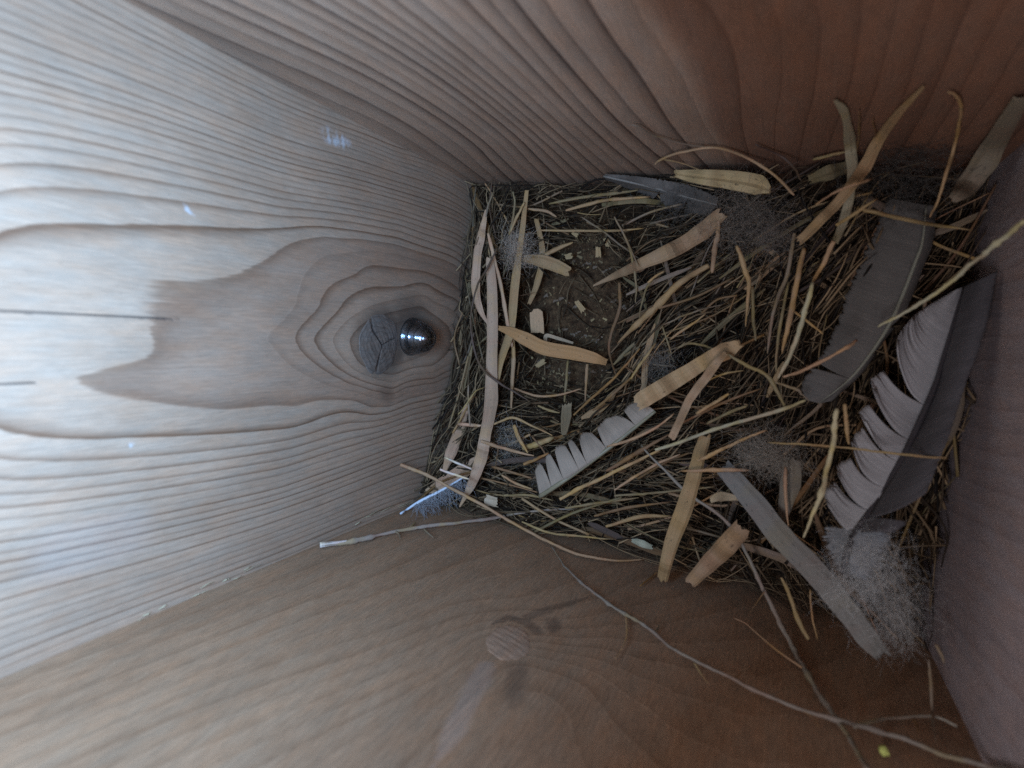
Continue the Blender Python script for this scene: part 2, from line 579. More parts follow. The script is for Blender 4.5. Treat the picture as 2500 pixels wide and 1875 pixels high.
LEFT = [
    (28, [(282, 10), (567, 160), (793, 282), (1150, 455)]), (16, [(0, 170), (340, 272), (623, 385), (765, 431)]),
    (22, [(0, 80), (340, 190), (650, 320)]),
    (10, [(0, 289), (227, 334), (425, 391), (623, 436)]), (9, [(0, 351), (283, 408), (510, 442), (737, 482)]),
    (8, [(0, 448), (227, 470), (425, 484), (595, 487)]), (7, [(0, 535), (170, 561), (283, 578), (397, 567), (623, 558), (850, 544), (1120, 570)]),
    (6, [(963, 595), (793, 576), (680, 606), (606, 660), (482, 705), (272, 748), (340, 800), (374, 850), (193, 907), (215, 958), (397, 992), (567, 1003), (907, 997)]),
    (5, [(739, 686), (721, 742), (689, 783), (656, 807), (653, 836), (683, 866), (733, 901), (777, 931), (830, 951), (880, 958)]),
    (4.2, [(866, 674), (807, 686), (771, 724), (765, 751), (718, 801), (711, 833), (733, 866), (777, 895), (824, 922)]),
    (3.4, [(907, 674), (860, 686), (821, 724), (807, 759), (751, 807), (745, 833), (765, 866), (819, 910)]),
    (2.6, [(984, 712), (895, 730), (830, 771), (789, 819), (795, 854), (836, 895), (881, 925), (960, 948)]),
    (1.8, [(1043, 722), (978, 735), (889, 760), (842, 792), (819, 827), (830, 860), (866, 899)]),
    (1.0, [(1028, 748), (1090, 789), (1105, 826), (1095, 860), (1050, 895)]), (2.2, [(1050, 730), (1118, 760), (1135, 820), (1120, 880), (1060, 915)]),
    (4.5, [(925, 962), (1043, 944), (1132, 905)]), (7, [(913, 1013), (1043, 985), (1120, 968)]),
    (7, [(0, 1060), (227, 1065), (453, 1048), (737, 1031)]), (8, [(0, 1133), (227, 1125), (510, 1099), (793, 1065)]),
    (9, [(0, 1184), (227, 1162), (453, 1139), (793, 1082)]), (10, [(0, 1230), (283, 1196), (567, 1162), (850, 1111)]),
    (11, [(0, 1264), (340, 1218), (680, 1173)]), (23, [(0, 1502), (283, 1434), (567, 1332), (850, 1225)]),
    (6.55, [(0, 845), (120, 842), (230, 835), (300, 820)]), (6.5, [(0, 690), (100, 650), (220, 690)]), (6.5, [(0, 1000), (90, 985)]),
    (28, [(0, 1656), (373, 1498), (780, 1333), (1010, 1229)]), (-1, [(920, 840), (1000, 825)]),
]
TOP = [
    (0, [(282, 0), (622, 165), (793, 262), (1170, 453)]), (2.5, [(560, 60), (808, 150), (987, 239), (1191, 353)]),
    (4.5, [(599, 0), (808, 65), (997, 174), (1196, 318)]), (7, [(739, 0), (948, 114), (1147, 239), (1276, 348)]),
    (9, [(848, 0), (1047, 109), (1196, 224), (1370, 378)]), (11, [(948, 0), (1127, 129), (1246, 229), (1420, 378)]),
    (12.5, [(1057, 0), (1196, 139), (1321, 259), (1470, 383)]), (14.5, [(1147, 0), (1271, 124), (1420, 288), (1520, 373)]),
    (17, [(1336, 0), (1420, 119), (1520, 264), (1584, 318)]), (18, [(1420, 0), (1495, 114), (1594, 239), (1650, 320)]),
    (19, [(1500, 0), (1544, 65), (1612, 153), (1702, 318)]), (19.7, [(1793, 0), (1798, 113), (1821, 226)]),
    (21, [(1962, 0), (1934, 141), (1922, 339)]), (22.2, [(2041, 0), (2030, 141), (2024, 254)]),
    (24, [(2177, 30), (2154, 198)]), (28, [(2460, 20), (2420, 220)]),
]
BOTTOM = [
    (0, [(0, 1656), (373, 1500), (780, 1336), (1017, 1230)]), (9, [(0, 1790), (300, 1680), (650, 1540), (950, 1430)]),
    (16, [(100, 1875), (430, 1740), (760, 1620), (1080, 1530)]),
    (22, [(411, 1875), (735, 1747), (940, 1676), (1146, 1629)]), (28, [(705, 1875), (999, 1682), (1175, 1629)]),
    (34, [(1058, 1875), (1099, 1800), (1158, 1682), (1187, 1629)]), (36, [(1263, 1735), (1234, 1629)]), (34, [(1300, 1620), (1420, 1700), (1500, 1860)]),
    (16, [(1130, 1500), (1230, 1480), (1306, 1499), (1355, 1480), (1440, 1455)]), (20, [(1290, 1545), (1352, 1525), (1480, 1510), (1650, 1480)]),
    (30, [(1330, 1600), (1480, 1640), (1700, 1800)]), (12, [(1200, 1400), (1450, 1330)]), (27, [(1190, 1565), (1290, 1570)]),
]
RIGHT = [(0, [(2470, 480), (2500, 300)]), (8, [(2420, 700), (2500, 680)]), (14, [(2330, 1000), (2500, 1010)]), (22, [(2260, 1290), (2500, 1450)]), (28, [(2230, 1500), (2500, 1860)])]


def blob(q, side, centre, edge_x, edge_y, soft=0.15, p=2.0):
    """1 inside the ellipse whose centre and edge points are given, fading over its rim"""
    c = wall_uv(on_wall(centre, side), side)
    a = wall_uv(on_wall(edge_x, side), side) - c
    b = wall_uv(on_wall(edge_y, side), side) - c
    Mx = np.linalg.inv(np.array([a, b]).T)
    e = (q - c) @ Mx.T
    r = (np.abs(e) ** p).sum(1) ** (1 / p)
    return 1 - sstep(1 - soft, 1 + soft, r)


def seg_mark(q, side, poly, width_cm):
    P = np.array([wall_uv(on_wall(p, side), side) for p in poly])
    d = np.full(len(q), 1e9)
    n = len(P) - 1
    for i in range(n):
        a, b = P[i], P[i + 1]
        ab = b - a
        s = np.clip(((q - a) @ ab) / (ab @ ab), 0, 1)
        w = width_cm * np.clip((1.0 - (i + s) / n) * 3, 0.15, 1)
        d = np.minimum(d, np.linalg.norm(q - a - s[:, None] * ab, axis=1) / np.maximum(w, 1e-4))
    return 1 - sstep(0.5, 1.0, d)


def hash_noise(q, scale, seed):
    r = np.random.default_rng(seed)
    out = np.zeros(len(q))
    for k in range(5):
        a = r.uniform(0, 6.28); f = scale * (1.6 ** k)
        out += np.sin(q[:, 0] * f * math.cos(a) + q[:, 1] * f * math.sin(a) + r.uniform(0, 6.28)) / (1.35 ** k)
    return out / 2.5


def marks(q, side):
    knot = np.zeros(len(q)); bleach = np.zeros(len(q)); dark = np.zeros(len(q))
    wig = q + 0.06 * np.stack([hash_noise(q, 5, 1), hash_noise(q, 5, 2)], 1)
    if side == 'L':
        dark = np.maximum(dark, 0.75 * blob(wig, 'L', (940, 834), (872, 836), (940, 748), 0.35))
        for c, ex, ey, s in (((822, 340), (855, 354), (822, 322), .4), ((455, 510), (470, 522), (455, 504), .4), ((322, 1088), (327, 1082), (319, 1084), .3)):
            bleach = np.maximum(bleach, blob(wig, 'L', c, ex, ey, s) * np.clip(0.25 + 0.6 * hash_noise(q, 13, 5), 0, 0.6))
        bleach = np.maximum(bleach, 0.06 * blob(wig, 'L', (230, 1330), (365, 1290), (225, 1265), 0.35, 3))
        for poly, w in (([(-80, 757), (0, 760), (200, 768), (420, 780), (500, 785)], .034), ([(-80, 940), (0, 938), (180, 928)], .018)):
            dark = np.maximum(dark, 0.9 * seg_mark(q + 0.006 * np.stack([hash_noise(q, 14, 8), hash_noise(q, 14, 9)], 1), 'L', poly, w))
        dark = np.maximum(dark, 0.75 * blob(wig, 'L', (1000, 805), (945, 815), (1000, 735), 0.6))
        dark = np.maximum(dark, 0.35 * blob(wig, 'L', (945, 960), (960, 962), (945, 940), 0.8))
    if side == 'T':
        dark = np.maximum(dark, 0.25 * blob(wig, 'T', (600, 150), (760, 235), (640, 145), 0.6))
    if side == 'B':
        dark = np.maximum(dark, 0.45 * seg_mark(wig, 'B', [(1310, 1540), (1290, 1518), (1245, 1508), (1200, 1522)], .22))
        dark = np.maximum(dark, 0.5 * blob(wig, 'B', (1352, 1528), (1368, 1528), (1352, 1548), 0.5))
        dark = np.maximum(dark, 0.38 * blob(wig, 'B', (1262, 1668), (1290, 1668), (1256, 1722), 0.5))
        dark = np.maximum(dark, 0.35 * seg_mark(wig, 'B', [(1290, 1505), (1355, 1482), (1450, 1452)], .18))
        bleach = np.maximum(bleach, 0.07 * seg_mark(wig, 'B', [(1187, 1629), (1158, 1682), (1099, 1800), (1058, 1875)], .3))
    return np.stack([knot, bleach, dark], 1)


box = empty('nest_box', ((XL + XR) / 2, (YB + YT) / 2, 0))
tag(box, 'weathered pine nest box with knotted boards, seen down its inside', 'nest box')


def panel(side, mat, step, label, ringf):
    z0, z1 = -TH, ZTOP
    if side in 'LR':
        a0, a1 = YB - TH, YT + TH
        inner, outer = (XL, XL - TH) if side == 'L' else (XR, XR + TH)
    else:
        a0, a1 = XL, XR
        inner, outer = (YB, YB - TH) if side == 'B' else (YT, YT + TH)
    na = int((a1 - a0) / step) + 1; nz = int((z1 - z0) / step) + 1
    A, Z = np.meshgrid(np.linspace(a0, a1, na), np.linspace(z0, z1, nz))
    A = A.ravel(); Z = Z.ravel()

    def mk(c, a, z):
        c = np.full(len(a), c)
        return np.stack([c, a, z], 1) if side in 'LR' else np.stack([a, c, z], 1)
    V = mk(inner, A, Z)
    q = np.stack([(0.25 - Z) * 100, A * 100], 1)
    V2 = mk(outer, np.array([a0, a1, a1, a0]), np.array([z0, z0, z1, z1]))
    n = len(V)
    corner = [0, na - 1, n - 1, n - na]
    idx = np.arange(n).reshape(nz, na)
    quads = np.stack([idx[:-1, :-1], idx[:-1, 1:], idx[1:, 1:], idx[1:, :-1]], -1).reshape(-1, 4)
    if side in 'RB': pass
    faces = quads[:, ::-1].tolist() if side in 'RB' else quads.tolist()
    faces.append((n, n + 1, n + 2, n + 3))
    rims = [(idx[0], n, n + 1), (idx[:, -1], n + 1, n + 2), (idx[-1][::-1], n + 2, n + 3), (idx[:, 0][::-1], n + 3, n)]
    for row, p, r_ in rims:
        faces.append(tuple(int(x) for x in row) + (r_, p))
    ring = ringf(q)
    mks = marks(q, side)
    uv = np.concatenate([q, np.stack([(0.25 - V2[:, 2]) * 100, (V2[:, 1] if side in 'LR' else V2[:, 0]) * 100], 1)])
    ring = np.concatenate([ring, ring[corner]])
    mks = np.concatenate([mks, np.zeros((4, 3))])
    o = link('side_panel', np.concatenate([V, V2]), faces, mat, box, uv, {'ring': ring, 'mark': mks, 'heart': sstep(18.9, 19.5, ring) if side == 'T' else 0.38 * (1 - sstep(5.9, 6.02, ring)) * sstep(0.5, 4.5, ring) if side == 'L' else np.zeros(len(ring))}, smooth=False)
    o.location = -np.array(box.location)
    o['label'] = label
    return o


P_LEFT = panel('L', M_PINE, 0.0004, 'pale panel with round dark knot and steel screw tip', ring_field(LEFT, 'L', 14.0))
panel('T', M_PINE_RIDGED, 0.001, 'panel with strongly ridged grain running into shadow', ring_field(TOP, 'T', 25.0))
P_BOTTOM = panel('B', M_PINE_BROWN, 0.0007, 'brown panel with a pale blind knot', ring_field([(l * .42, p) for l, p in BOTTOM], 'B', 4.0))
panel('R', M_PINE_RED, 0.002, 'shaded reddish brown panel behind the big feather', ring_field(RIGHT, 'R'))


def floor_panel():
    n = 160
    xs = np.linspace(XL, XR, n); ys = np.linspace(YB, YT, n)
    X, Y = np.meshgrid(xs, ys)
    X = X.ravel(); Y = Y.ravel()
    V = np.stack([X, Y, np.zeros(n * n)], 1)
    idx = np.arange(n * n).reshape(n, n)
    q = np.stack([idx[:-1, :-1], idx[:-1, 1:], idx[1:, 1:], idx[1:, :-1]], -1).reshape(-1, 4).tolist()
    o = link('floor_panel', V, q, M_FLOOR, box, np.stack([Y, X], 1) * 100, {'ring': X * 100 * 1.6 + 0.4 * np.sin(Y * 40), 'mark': np.zeros((n * n, 3))})
    o.location = -np.array(box.location)


floor_panel()

def knot_part(side, panel_o, centre, edge_x, edge_y, height, mat, cracks=(), seed=3):
    c = on_wall(centre, side); a = on_wall(edge_x, side) - c; b = on_wall(edge_y, side) - c
    nrm = np.array({'L': (1, 0, 0), 'B': (0, 1, 0)}[side], float)
    nr, na = 34, 96
    V, Fc, UV, mk, rg = [], [], [], [], []
    r_ = np.random.default_rng(seed)
    ph = r_.uniform(0, 6.28, 6)
    ck = [np.array([wall_uv(on_wall(p, side), side) for p in poly]) for poly, _ in cracks]
    for i in range(nr + 1):
        r = i / nr
        for j in range(na):
            t = 2 * math.pi * j / na
            wob = 1 + 0.025 * math.sin(3 * t + ph[0]) + 0.02 * math.sin(5 * t + ph[1]) + 0.015 * math.sin(9 * t + ph[2])
            p = c + (a * math.cos(t) + b * math.sin(t)) * r * wob
            q = wall_uv(p, side)
            h = height * (1 - r ** 3.5) + 0.00012 * float(hash_noise(q[None], 16, seed)[0]) - 0.0003 * (r > .999)
            d = 0.0
            for P, (_, w) in zip(ck, cracks):
                for k in range(len(P) - 1):
                    ab = P[k + 1] - P[k]
                    s_ = min(1, max(0, float((q - P[k]) @ ab / (ab @ ab))))
                    d = max(d, 1 - float(sstep(0.4, 1.0, np.linalg.norm(q - P[k] - s_ * ab) / w)))
            V.append(p + nrm * (h - 0.0005 * d)); UV.append(q); mk.append((0, 0, .95 * d)); rg.append(r * 6.5 + .4 * float(hash_noise(q[None], 6, 4)[0]))
    for i in range(nr):
        for j in range(na):
            j2 = (j + 1) % na
            Fc.append((i * na + j, (i + 1) * na + j, (i + 1) * na + j2, i * na + j2))
    return link('knot', np.array(V), Fc, mat, panel_o, UV, {'ring': rg, 'mark': mk, 'heart': np.zeros(len(V))})


M_KNOT_GREY = wood('grey_knot', (0.155, 0.118, 0.092), (0.075, 0.052, 0.038), 0.4, 0.7, 0.5, 0.5, 0.5)
M_KNOT_PALE = wood('pale_knot', (0.315, 0.188, 0.115), (0.22, 0.122, 0.07), 0.4, 0.3, 0.3, 0.3, 0.2)
knot_part('L', P_LEFT, (926, 840), (876, 840), (930, 764), .0006, M_KNOT_GREY,
          [([(903, 776), (908, 806), (930, 842)], .045), ([(930, 842), (924, 870), (914, 914)], .04), ([(930, 842), (955, 828), (975, 822)], .02)])
knot_part('B', P_BOTTOM, (1242, 1567), (1296, 1567), (1242, 1614), .0004, M_KNOT_PALE, (), 5)

# steel screw tip coming through the knot
def screw():
    base = on_wall((1004, 822), 'L')
    prof = []
    n = 84
    for i in range(n):
        s = i / (n - 1)
        r = 0.0052 if s < 0.12 else 0.0048 * (1 - 0.28 * (s - .12) / .4) if s < 0.52 else 0.0034 * math.sqrt(max(0.0, 1 - ((s - 0.52) / 0.49) ** 1.7))
        r += 0.0002 * max(0, math.cos((s - 0.02) * 2 * math.pi * 4.0)) * (1 if s < 0.9 else 0)
        prof.append((0.0098 * s - 0.0008, max(r, 0.00035)))
    k = 40
    V, Fc = [], []
    for x, r in prof:
        for j in range(k):
            a = 2 * math.pi * j / k
            V.append((x, r * math.cos(a), r * math.sin(a)))
    for i in range(n - 1):
        for j in range(k):
            j2 = (j + 1) % k
            Fc.append((i * k + j, i * k + j2, (i + 1) * k + j2, (i + 1) * k + j))
    Fc.append(tuple((n - 1) * k + j for j in range(k)))
    o = link('screw_tip', V, Fc, M_STEEL, P_LEFT)
    o.location = base
    # the clear rounded cap over it
    prof = [(0.0, 0.0070), (0.0007, 0.0076), (0.0014, 0.0072)] + [(0.0014 + 0.0098 * math.sin(a), 0.0068 * math.cos(a) ** .85) for a in np.linspace(0.05, 1.52, 20)]
    V, Fc = [], []
    for x, r in prof:
        for j in range(k):
            a = 2 * math.pi * j / k
            V.append((x - .0004, r * math.cos(a), r * math.sin(a)))
    for i in range(len(prof) - 1):
        for j in range(k):
            j2 = (j + 1) % k
            Fc.append((i * k + j, i * k + j2, (i + 1) * k + j2, (i + 1) * k + j))
    Fc.append(tuple((len(prof) - 1) * k + j for j in range(k)))
    Fc.append(tuple(range(k))[::-1])
    t = NT('clear_cap')
    lw = t.n('ShaderNodeLayerWeight'); lw.inputs[0].default_value = 0.35
    tp = t.n('ShaderNodeBsdfTransparent'); tp.inputs[0].default_value = (.80, .84, .88, 1)
    gl = t.n('ShaderNodeBsdfGlossy'); gl.inputs['Roughness'].default_value = 0.15; gl.inputs[0].default_value = (.9, .94, 1, 1)
    mx = t.n('ShaderNodeMixShader')
    t.l(t.math('ADD', t.math('MULTIPLY', lw.outputs['Fresnel'], 0.75), 0.05, True), mx.inputs[0])
    t.l(tp.outputs[0], mx.inputs[1]); t.l(gl.outputs[0], mx.inputs[2])
    t.l(mx.outputs[0], t.out.inputs[0])
    c = link('clear_cap', V, Fc, t.m, P_LEFT)
    c.location = base


screw()

# torn pale wood fibres along the joint of the pale and the brown panel
def joint_fibres():
    Vs, Fs, T = [], [], []
    off = 0
    for _ in range(18):
        s = random.choice((.36, .42, .5, .58, .62, .86, .9, .94)) + random.gauss(0, .03)
        p = np.array([(0 + 1000 * s), 1656 - 430 * s - 4 + random.uniform(-7, 7)])
        ln = random.uniform(14, 55)
        a = on_wall(p, 'L'); b = on_wall(p + np.array([ln, -ln * 0.43 + random.uniform(-3, 3)]), 'L')
        a = np.clip(a, [XL + .0003, YB + .0003, 0], [0, 1, 1]); b = np.clip(b, [XL + .0002, YB + .0002, 0], [0, 1, 1])
        mid = (a + b) / 2 + np.array([random.uniform(0.0002, 0.001), random.uniform(0, 0.0008), 0])
        V, Fc, _u = tube_geo(catmull([a, mid, b], 4), np.array([.05, .7, 1, 1, 1, 1, .8, .5, .05]) * random.uniform(0.00005, 0.00018), 4)
        Vs.append(V); Fs += [tuple(x + off for x in f) for f in Fc]; off += len(V); T += [random.uniform(.3, 1)] * len(V)
    o = link('torn_fibre', np.concatenate(Vs), Fs, fibre_mat('torn_pine', (0.40, 0.30, 0.17), (0.62, 0.5, 0.30)), P_LEFT, None, {'tint': T})
    o['kind'] = 'stuff'


joint_fibres()

# ------------------------------------------------------------------ the nest's matted base (uncountable)
def litter():
    n = 220
    X, Y = np.meshgrid(np.linspace(XL + .0004, XR - .0004, n), np.linspace(YB + .0004, YT - .0004, n))
    X = X.ravel(); Y = Y.ravel()
    Z = nest_z(X, Y) - 0.010 - 0.010 * np.array([in_void(a_, b_) for a_, b_ in zip(X, Y)]) + rng.normal(size=n * n) * 0.0005
    dust = 0.0011 + 0.0012 * hash_noise(np.stack([X, Y], 1) * 100, 4.0, 12) + 0.0007 * hash_noise(np.stack([X, Y], 1) * 100, 14.0, 13)
    Z = np.where(cup_dist(X, Y) < 1.6, np.maximum(Z, dust), Z)
    idx = np.arange(n * n).reshape(n, n)
    q = np.stack([idx[:-1, :-1], idx[:-1, 1:], idx[1:, 1:], idx[1:, :-1]], -1).reshape(-1, 4)
    keep = Z[q].max(1) > 0.0003
    o = link('nest_litter', np.stack([X, Y, Z], 1), q[keep].tolist(), M_LITTER)
    tag(o, 'dark matted plant litter under the straw, filling the box floor', 'nest litter', kind='stuff')


litter()


def fibres(name, label, cat, n, mat, len_rng, rad_rng, hmax, crumbs=False):
    Vs, Fs, T = [], [], []
    off = 0
    i = 0
    while i < n:
        x = random.uniform(XL + .002, XR - .002); y = random.uniform(YB + .002, YT - .002)
        r = cup_dist(x, y)
        if r < 0.9 and random.random() > 0.11: continue
        if random.random() < 1.2 * in_void(x, y): continue
        i += 1
        ang = flow(x, y)
        ln = random.uniform(*len_rng) * (0.45 if r < 1.35 else 1)
        c, s = math.cos(ang), math.sin(ang)
        bend = random.gauss(0, 0.07) * ln
        h0, h1, hm = (random.uniform(-0.001, hmax) for _ in range(3))
        P = []
        for k, (tt, hh) in enumerate(((-.5, h0), (0, hm), (.5, h1))):
            b = bend if k == 1 else 0
            px = min(max(x + c * ln * tt - s * b, XL + .001), XR - .001)
            py = min(max(y + s * ln * tt + c * b, YB + .001), YT - .001)
            P.append((px, py, float(nest_z(px, py)) - 0.001 + hh * (0.25 if r < .9 else 1)))
        rad = random.uniform(*rad_rng)
        Q = catmull(P, 4)
        V, Fc, _ = tube_geo(Q, rad * np.linspace(1, 0.35, len(Q)), 4)
        Vs.append(V); Fs += [tuple(a + off for a in f) for f in Fc]; off += len(V)
        T += [random.random() ** 1.6] * len(V)
    o = link(name, np.concatenate(Vs), Fs, mat, None, None, {'tint': T})
    tag(o, label, cat, kind='stuff')


fibres('fine_fibres', 'fine dark rootlets and grass fibres matted beneath the larger straws', 'plant fibres', 3100,
       fibre_mat('rootlets', (0.013, 0.008, 0.005), (0.36, 0.22, 0.108)), (0.012, 0.046), (0.00010, 0.00050), 0.010)


def crumbs():
    Vs, Fs, T = [], [], []
    off = 0
    for _ in range(1300):
        if random.random() < 0.6:
            p = at_z((1410 + random.gauss(0, 45), 590 + random.gauss(0, 28)) if random.random() < .45 else (1330 + random.gauss(0, 50), 930 + random.gauss(0, 28)), 0.002)
            x, y = p[0], p[1]
        else:
            x = CUP[0] + random.gauss(0, _cx * .6); y = CUP[1] + random.gauss(0, _cy * .6)
        s = random.uniform(.0002, .0004) if random.random() < .94 else random.uniform(.0005, .0012); a = random.uniform(0, 3.14)
        z = max(0.0006, float(nest_z(x, y)) - 0.004) + 0.0004
        dx, dy = math.cos(a) * s, math.sin(a) * s
        k = random.uniform(.3, .6); t = random.uniform(.0002, .0005)
        b = [(x - dx - dy * k, y - dy + dx * k), (x - dx + dy * k, y - dy - dx * k), (x + dx + dy * k * .6, y + dy - dx * k * .6), (x + dx - dy * k * .6, y + dy + dx * k * .6)]
        Vs += [(u, v, z) for u, v in b] + [(u, v, z + t + random.uniform(0, .0003)) for u, v in b]
        for f in ((3, 2, 1, 0), (4, 5, 6, 7), (0, 1, 5, 4), (1, 2, 6, 5), (2, 3, 7, 6), (3, 0, 4, 7)):
            Fs.append(tuple(a_ + off for a_ in f))
        off += 8
        T += [random.random() ** 1.8 if s < .00045 else random.uniform(.5, 1)] * 8
    o = link('wood_crumbs', Vs, Fs, fibre_mat('crumbs', (0.07, 0.045, 0.026), (0.44, 0.29, 0.13)), None, None, {'tint': T}, smooth=False)
    tag(o, 'small pale wood crumbs strewn over the bare cup of the nest', 'crumbs', kind='stuff')


crumbs()

# ------------------------------------------------------------------ traced straws, blades, twigs
BEIGE = (0.38, 0.222, 0.098); PALE = (0.49, 0.29, 0.165); PINK = (0.375, 0.214, 0.108); YELLOW = (0.335, 0.212, 0.088)
BROWN = (0.20, 0.105, 0.047); GREY = (0.22, 0.148, 0.088); OLIVE = (0.225, 0.152, 0.07); DARK = (0.10, 0.058, 0.038); WHITE = (0.60, 0.46, 0.36); ORANGE = (0.28, 0.136, 0.046)
NEXT = [0]


def jitter(c, s=0.08):
    k = 1 + random.uniform(-s, s)
    return (min(1, c[0] * k * (1 + random.uniform(-s, s) * .4)), min(1, c[1] * k), min(1, c[2] * k * (1 + random.uniform(-s, s) * .5)), 1)


def place(pts, h, n=6):
    """photo points on the nest (h metres above it, or z=... heights) -> smooth world path"""
    P2 = catmull(np.array(pts, float), n)
    if isinstance(h, dict):
        zs = catmull(np.array([[z, 0] for z in h['z']], float), max(1, int((len(P2) - 1) / max(1, len(h['z']) - 1)) + 1))[:, 0]
        zs = np.interp(np.linspace(0, 1, len(P2)), np.linspace(0, 1, len(zs)), zs)
        return np.array([at_z(p, z) for p, z in zip(P2, zs)])
    hh = np.interp(np.linspace(0, 1, len(P2)), np.linspace(0, 1, len(np.atleast_1d(h))), np.atleast_1d(h))
    Q = np.array([on_nest(p, x + 0.004) for p, x in zip(P2, hh)])
    # keep a stem from dipping with every bump of the litter under it
    d = np.linalg.norm(Q - CAM, axis=1)
    if len(Q) > 4:
        ker = np.ones(5) / 5
        ds = np.convolve(np.pad(d, 2, mode='edge'), ker, mode='valid')
        Q = CAM + (Q - CAM) * (np.minimum(ds, d * 1.0) / d)[:, None]
    return Q


def width_at(Q, wpx):
    w = np.interp(np.linspace(0, 1, len(Q)), np.linspace(0, 1, len(np.atleast_1d(wpx))), np.atleast_1d(wpx))
    dist = np.array([-(R.T @ (q - CAM))[2] for q in Q])
    return w * dist / F


def fin(o, Q, color, label, cat, group):
    o.color = jitter(color)
    tag(o, label, cat, group)
    return o


def stem(name, label, pts, w, h, color=BEIGE, cat='straw', group=None, mat=None, nodes=0, n=6):
    Q = place(pts, h, n)
    if len(Q) > 6:
        Q = Q + np.cumsum(rng.normal(size=Q.shape), 0) * (0.00009 if nodes else 0.00006)
    r = width_at(Q, w) / 2 * np.interp(np.linspace(0, 1, len(Q)), [0, .12, .7, 1], [.75, .95, .9, .6])
    r = r * (1 + (0.13 if nodes else 0.09) * rng.normal(size=len(r)))
    r[-1] *= 0.6
    for _ in range(nodes):
        i = random.randrange(1, len(r) - 1)
        r[i] *= 1.5
    V, Fc, uv = tube_geo(Q, r, 7)
    if len(pts) < 8:      # dry stalks are pressed flat
        V = V + (np.repeat(Q, 7, 0) - V) * np.array([0, 0, random.uniform(.1, .5)])
    c = Q.mean(0)
    o = link(name, V, Fc, mat or M_STEM, None, uv, loc=c)
    return fin(o, Q, color, label, cat, group)


def side_shoot(parent, pts, w, h, color):
    Q = place(pts, h)
    r = width_at(Q, w) / 2 * np.linspace(1, 0.45, len(Q))
    V, Fc, uv = tube_geo(Q, r, 6)
    o = link('side_shoot', V - np.array(parent.location), Fc, M_STEM, parent, uv)
    o.color = jitter(color)
    return o


def blade(name, label, pts, w, h, color=BEIGE, cat='grass blade', group=None, thick=0.0004, arch=0.10, twist=0.0, mat=None, ragged=0.05, n=9):
    Q = place(pts, h, n)
    ww = width_at(Q, w)
    V, Fc, uv = ribbon_geo(Q, ww, thick, arch, twist, ragged)
    c = Q.mean(0)
    o = link(name, V, Fc, mat or M_BLADE, None, uv, loc=c, smooth=False)
    return fin(o, Q, color, label, cat, group)


G_BLADE = 'flat dry grass blades in the nest'
G_STRAW = 'single straws lying across the nest'
G_TWIG = 'thin twigs sticking out of the nest'
G_CHIP = 'pale wood chips in the nest'

# --- along the pale panel, left of the cup
blade('grass_blade', 'pale narrow blade pressed against the pale panel, leftmost in the nest', [(1187, 512), (1176, 570), (1165, 630), (1161, 698), (1170, 750), (1190, 790)], [5, 19, 21, 22, 16, 4], .006, PALE, group=G_BLADE)
blade('grass_blade', 'longest pale flat blade running beside the pale panel to a pointed tip', [(1196, 630), (1202, 720), (1202, 800), (1201, 900), (1199, 985), (1187, 1057), (1173, 1125), (1150, 1185), (1122, 1238)], [20, 26, 26, 28, 34, 28, 30, 22, 3], .012, PALE, group=G_BLADE)
stem('straw', 'pale round straw slanting beside the longest flat blade', [(1192, 569), (1205, 624), (1227, 711), (1244, 803), (1251, 845)], [9, 10, 11, 12, 12], .010, PALE, group=G_STRAW)
blade('grass_blade', 'narrow blade crossing the white down tuft and the pale round straw', [(1286, 465), (1277, 549), (1267, 624), (1257, 698), (1246, 808), (1226, 870), (1215, 930)], [9, 13, 15, 22, 21, 18, 8], .011, BEIGE, group=G_BLADE)
stem('straw', 'straight straw hanging below the splinter at left rim of cup', [(1251, 820), (1255, 881), (1252, 935), (1249, 998)], [10, 14, 12, 8], .008, PINK, group=G_STRAW)
blade('grass_blade', 'pale blade in the lower left corner below the long flat blade', [(1140, 990), (1119, 1058), (1100, 1106), (1085, 1150)], [14, 26, 28, 10], .004, PALE, group=G_BLADE)
blade('grass_blade', 'broad pale blade lying under the small white feather at the corner', [(1190, 1110), (1130, 1150), (1075, 1185), (1040, 1200)], [18, 36, 34, 10], .003, PALE, group=G_BLADE)
stem('straw', 'short pale straw laid level against the lower part of pale panel', [(1117, 1036), (1145, 1038), (1176, 1040)], [9, 10, 9], .010, PALE, group=G_STRAW)
stem('straw', 'short upright bluish sliver standing against the pale panel', [(1144, 941), (1146, 990), (1149, 1035)], [5, 6, 6], .012, GREY, group=G_STRAW)
stem('straw', 'hair thin yellow straw poking toward the pale panel, bent at its end', [(1118, 1012), (1135, 990), (1160, 955), (1182, 945)], [3, 4, 4, 3], .013, YELLOW, group=G_STRAW)
stem('straw', 'dark curved rootlet sweeping from down tuft past the long flat blade', [(1214, 606), (1185, 660), (1161, 703), (1146, 780), (1155, 854), (1174, 900), (1217, 936), (1258, 960), (1287, 979)], [6, 6, 5, 5, 6, 7, 7, 6, 4], .016, DARK, cat='rootlet', group=G_STRAW)
stem('straw', 'thin arched stem closing the lower rim of the bare cup', [(1255, 948), (1312, 966), (1366, 963), (1418, 948)], [6, 7, 6, 5], .008, PINK, group=G_STRAW)
blade('grass_blade', 'dull brown blade under the white down tuft pointing down into the cup', [(1310, 535), (1325, 620), (1312, 690), (1292, 742)], [10, 15, 15, 8], .003, BEIGE, group=G_BLADE)
blade('grass_blade', 'short beige blade leaving the down tuft toward the cup, square cut', [(1275, 630), (1320, 637), (1360, 650), (1391, 665)], [16, 30, 30, 24], .008, BEIGE, group=G_BLADE, ragged=.01)
